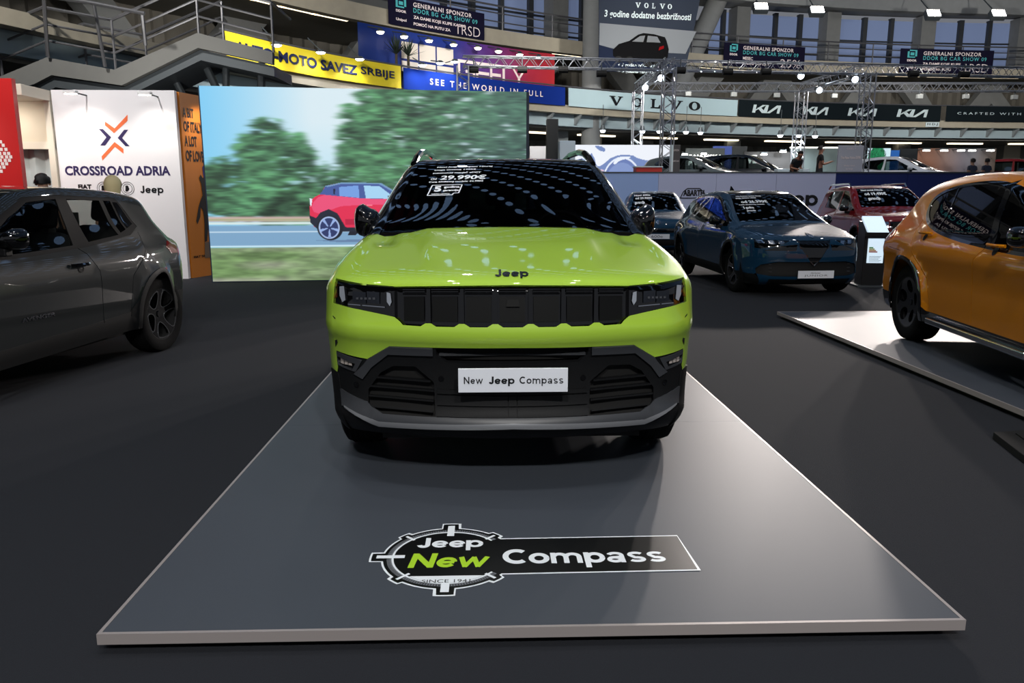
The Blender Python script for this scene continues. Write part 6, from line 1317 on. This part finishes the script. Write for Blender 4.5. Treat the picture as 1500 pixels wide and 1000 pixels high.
sg = at_y(1367, 180, 41.5); t = thing('exit_sign', 'small white pictogram sign on the gallery edge', 'sign', G(gt(1367)[0], 4.99, -.06)); MB().box((-.36, -.03, -.02), (.36, .0, .22)).build('sign_board', M_WL, t); letters('H D J', (-.28, .03, .28, .17), lambda u, v: (u, -.035, v), K_, t, bold=.03)
for px0, px1, y, l in ((1139, 1157, 25.0, 'small white box on the tier left of the crouching person'), (1176, 1186, 25.0, 'small white box on the tier right of the crouching person')): tierbox('box', l, 'box', px0, px1, 247, y, M_WL, .3)
# ---------------- people ----------------
def person(label, pos, rz, J, hair, shirt, trousers, skin=(196, 150, 124), long_hair=False, female=False, bald=False):
    """J: joint positions in metres; the body is one skinned surface, head, hands included"""
    t = thing('person', label, 'person', pos, rz)
    names = list(J); V = [J[n][0] for n in names]; R_ = [J[n][1] for n in names]
    ed = [('pelvis', 'waist'), ('waist', 'chest'), ('chest', 'neck'), ('neck', 'head0'), ('head0', 'head1')]
    for s_ in 'lr': ed += [('chest', 'sh'+s_), ('sh'+s_, 'el'+s_), ('el'+s_, 'wr'+s_), ('wr'+s_, 'ha'+s_), ('pelvis', 'hip'+s_), ('hip'+s_, 'kn'+s_), ('kn'+s_, 'an'+s_), ('an'+s_, 'to'+s_)]
    E_ = [(names.index(a), names.index(b)) for a, b in ed]
    for s_ in 'lr':
        h = Vector(J['ha'+s_][0]); d = (h-Vector(J['wr'+s_][0])).normalized(); q = d.cross(Vector((0, 0, 1))) 
        q = (q if q.length > .1 else Vector((1, 0, 0))).normalized(); dn = q.cross(d)
        for k in range(5):
            off = (-.032+.016*k); L = (.055, .07, .075, .07, .055)[k]; base = h+q*off
            if k == 0: base = h-d*.03+q*(-.035); tip = base+(d*.5-q*.7).normalized()*.05; mid = base+(tip-base)*.5
            else: mid = base+d*L*.5; tip = base+d*L-dn*.02
            n0 = len(V); V += [tuple(mid), tuple(tip)]; R_ += [(.009, .009), (.007, .007)]; E_ += [(names.index('ha'+s_), n0), (n0, n0+1)]
    me = bpy.data.meshes.new('body'); me.from_pydata([tuple(v) for v in V], E_, []); o = bpy.data.objects.new('tmp', me); COL.objects.link(o)
    m = o.modifiers.new('s', 'SKIN'); m.use_smooth_shade = True
    for k, v in enumerate(me.skin_vertices[0].data): v.radius = R_[k]; v.use_root = (k == names.index('pelvis'))
    sd = o.modifiers.new('u', 'SUBSURF'); sd.levels = 1; sd.render_levels = 1
    dg = bpy.context.evaluated_depsgraph_get(); dg.update(); m2 = bpy.data.meshes.new_from_object(o.evaluated_get(dg)); bpy.data.objects.remove(o)
    body = bpy.data.objects.new('body', m2); COL.objects.link(body); body.parent = t; m2.materials.clear()
    for mm in (mat('skin_%d' % skin[0], skin, .55), mat('shirt_%d_%d' % shirt[:2], shirt, .85), mat('trousers_%d' % trousers[0], trousers, .85), M_GAP): m2.materials.append(mm)
    zn = J['neck'][0][2]-.03; hz = J['pelvis'][0][2]+.02
    for p in m2.polygons:
        c = p.center; k = 1
        dn_ = min(((c-Vector(J[n][0])).length, n) for n in names)[1]
        if dn_.startswith(('wr', 'ha', 'el')) or dn_.startswith('head') or dn_ == 'neck': k = 0
        if dn_.startswith('kn') or dn_.startswith('hip') or dn_ == 'pelvis' or dn_.startswith('an'): k = 2
        if dn_.startswith('to'): k = 3
        p.material_index = k; p.use_smooth = True
    H0, H1 = Vector(J['head0'][0]), Vector(J['head1'][0]); c = (H0+H1)/2; f = Vector((0, -1, 0))
    b = MB(); b.lathe([(.0, .03), (.012, .02), (.016, 0), (.014, -.02), (0, -.03)], (c.x, c.y-.095, c.z-.01), 2, 8); b.build('nose', mat('skin_%d' % skin[0], skin, .55), body, smooth=True)
    for sx in (-1, 1):
        MB().lathe([(.0, .02), (.02, .012), (.026, 0), (.02, -.012), (0, -.02)], (c.x+sx*.085, c.y, c.z-.01), 0, 10).build('ear', mat('skin_%d' % skin[0], skin, .55), body, smooth=True)
        MB().lathe([(0, -.008), (.009, 0), (0, .008)], (c.x+sx*.03, c.y-.088, c.z+.012), 1, 8).build('eye', M_GAP, body)
    MB().box((c.x-.022, c.y-.088, c.z-.056), (c.x+.022, c.y-.078, c.z-.048)).build('mouth', mat('lips', (150, 84, 80), .6), body)
    q = MB(); V2 = []; F2 = []; nn, mmm = 20, 9
    for i in range(mmm+1):
        th = i/mmm*(1.75 if not long_hair else 2.5)
        for k in range(nn):
            a = 2*math.pi*k/nn; front = math.sin(a) < -.3; tt = th*(.62 if front else 1); r = (.112 if long_hair else .105 if not bald else .096); rr_ = r+(.012*math.sin(k*5+i) if hair[0] < 60 else 0)
            V2.append((c.x+rr_*math.sin(tt)*math.cos(a)*.94, c.y+.008+rr_*math.sin(tt)*math.sin(a)*1.08, c.z+.012+(r+.018)*math.cos(tt)-(.10 if long_hair and i > 6 and not front else 0)*(i-6)/3))
    for i in range(mmm):
        for k in range(nn): F2.append((i*nn+k, (i+1)*nn+k, (i+1)*nn+(k+1) % nn, i*nn+(k+1) % nn))
    q.add(V2, F2).build('hair', mat('hair_%d' % hair[0], hair, .7), body, smooth=True, fix=True)
    return t
def joints(arms='down', bend=0.0, H=1.75):
    s_ = H/1.75; J = {'pelvis': ((0, 0, .96), (.15, .11)), 'waist': ((0, 0, 1.12), (.14, .10)), 'chest': ((0, 0, 1.34), (.165, .115)), 'neck': ((0, 0, 1.49), (.06, .06)), 'head0': ((0, -.015, 1.58), (.075, .085)), 'head1': ((0, -.01, 1.685), (.075, .088))}
    for n, sx in (('l', 1), ('r', -1)):
        J['sh'+n] = ((sx*.19, 0, 1.40), (.062, .062))
        if arms == 'down': J['el'+n] = ((sx*.24, .03, 1.12), (.045, .045)); J['wr'+n] = ((sx*.25, -.04, .88), (.03, .03)); J['ha'+n] = ((sx*.25, -.05, .80), (.035, .02))
        else: J['el'+n] = ((sx*.22, -.04, 1.13), (.045, .045)); J['wr'+n] = ((sx*.12, -.28, 1.20), (.03, .03)); J['ha'+n] = ((sx*.08, -.36, 1.23), (.035, .02))
        J['hip'+n] = ((sx*.10, 0, .88), (.10, .10)); J['kn'+n] = ((sx*.11, -.01, .50), (.065, .065)); J['an'+n] = ((sx*.11, .02, .10), (.045, .045)); J['to'+n] = ((sx*.12, -.13, .045), (.045, .04))
    if bend:
        for k, (p, r) in list(J.items()):
            if p[2] > .97 or k[:2] in ('el', 'wr', 'ha'):
                dz = p[2]-.96; y = p[1]; J[k] = ((p[0], y*math.cos(bend)-dz*math.sin(bend), .96+dz*math.cos(bend)+y*math.sin(bend)), r)
    return {k: (tuple(c*s_ for c in p), tuple(q*s_ for q in r)) for k, (p, r) in J.items()}
p = at_z(1203, 213, TZ+1.76); man = person('person in a black T-shirt standing behind the partition wall, looking at a phone', (p[0], p[1], TZ), math.radians(82), joints('up'), (40, 32, 28), (16, 16, 18), (40, 42, 46), skin=(150, 104, 82))
ph_ = thing('phone', 'dark phone held by the standing person behind the partition', 'phone', (0, 0, 0)); ph_.location = (p[0]+.40, p[1]+.055, TZ+1.235); ph_.rotation_euler = (0, -.5, 0)
MB().box((-.07, -.035, 0), (.07, .035, .009)).build('phone_body', M_GAP, ph_, bevel=.003)
p = at_z(1164, 227, TZ+1.52); person('person in dark clothes bending forward beside the rear truss tower', (p[0], p[1]+.1, TZ), math.radians(20), joints('up', .55), (30, 28, 26), (30, 34, 38), (28, 30, 34), skin=(150, 110, 90))
person('person with dark hair, head just above the grey SUV roof', (at_y(61, 258, 10.9)[0], 10.9, 0), math.radians(188), joints('down', 0, 1.70), (16, 14, 14), (60, 62, 70), (30, 32, 40))
person('person with blonde hair behind the grey SUV rear window', (at_y(164, 261, 10.4)[0], 10.4, 0), math.radians(175), joints('down', 0, 1.65), (240, 220, 168), (170, 166, 150), (60, 60, 66), long_hair=True)
p = at_z(866, 239, TZ+1.1); t = person('person with dark hair low behind the partition wall, beside the lime SUV roof', (p[0], 27.3, TZ), math.radians(100), joints('down', 0, 1.30), (34, 26, 24), (60, 40, 40), (30, 30, 34))
for k, px in enumerate((1425, 1446)):
    p = at_y(px, 238, 30.4); person('person with dark hair standing far back by the landscape wall, %s of the pair' % ('left', 'right')[k], (p[0], 30.4, TZ), math.radians(190), joints('down', 0, 1.52), (40, 34, 30), (70, 74, 90), (36, 38, 44))
# desk and monitor behind the grey SUV (seen through its rear window)
dk = thing('desk', 'pale office desk behind the grey SUV, seen through its side window', 'desk', (-6.15, 11.4, 0)); MB().box((-.7, -.35, .72), (.7, .35, .76)).build('desktop', M_WL, dk); MB().box((-.68, -.33, 0), (-.64, .33, .72)).build('side_panel', M_WL, dk); MB().box((.64, -.33, 0), (.68, .33, .72)).build('side_panel', M_WL, dk)
mo = thing('monitor', 'dark monitor on the desk behind the grey SUV', 'monitor', (-6.15, 11.4, .76)); MB().box((-.26, -.015, .10), (.26, .015, .42)).build('screen', M_GAP, mo); MB().box((-.02, .0, .0), (.02, .03, .2)).build('stand', M_STEEL, mo); MB().box((-.12, -.08, 0), (.12, .08, .01)).build('stand_base', M_STEEL, mo)
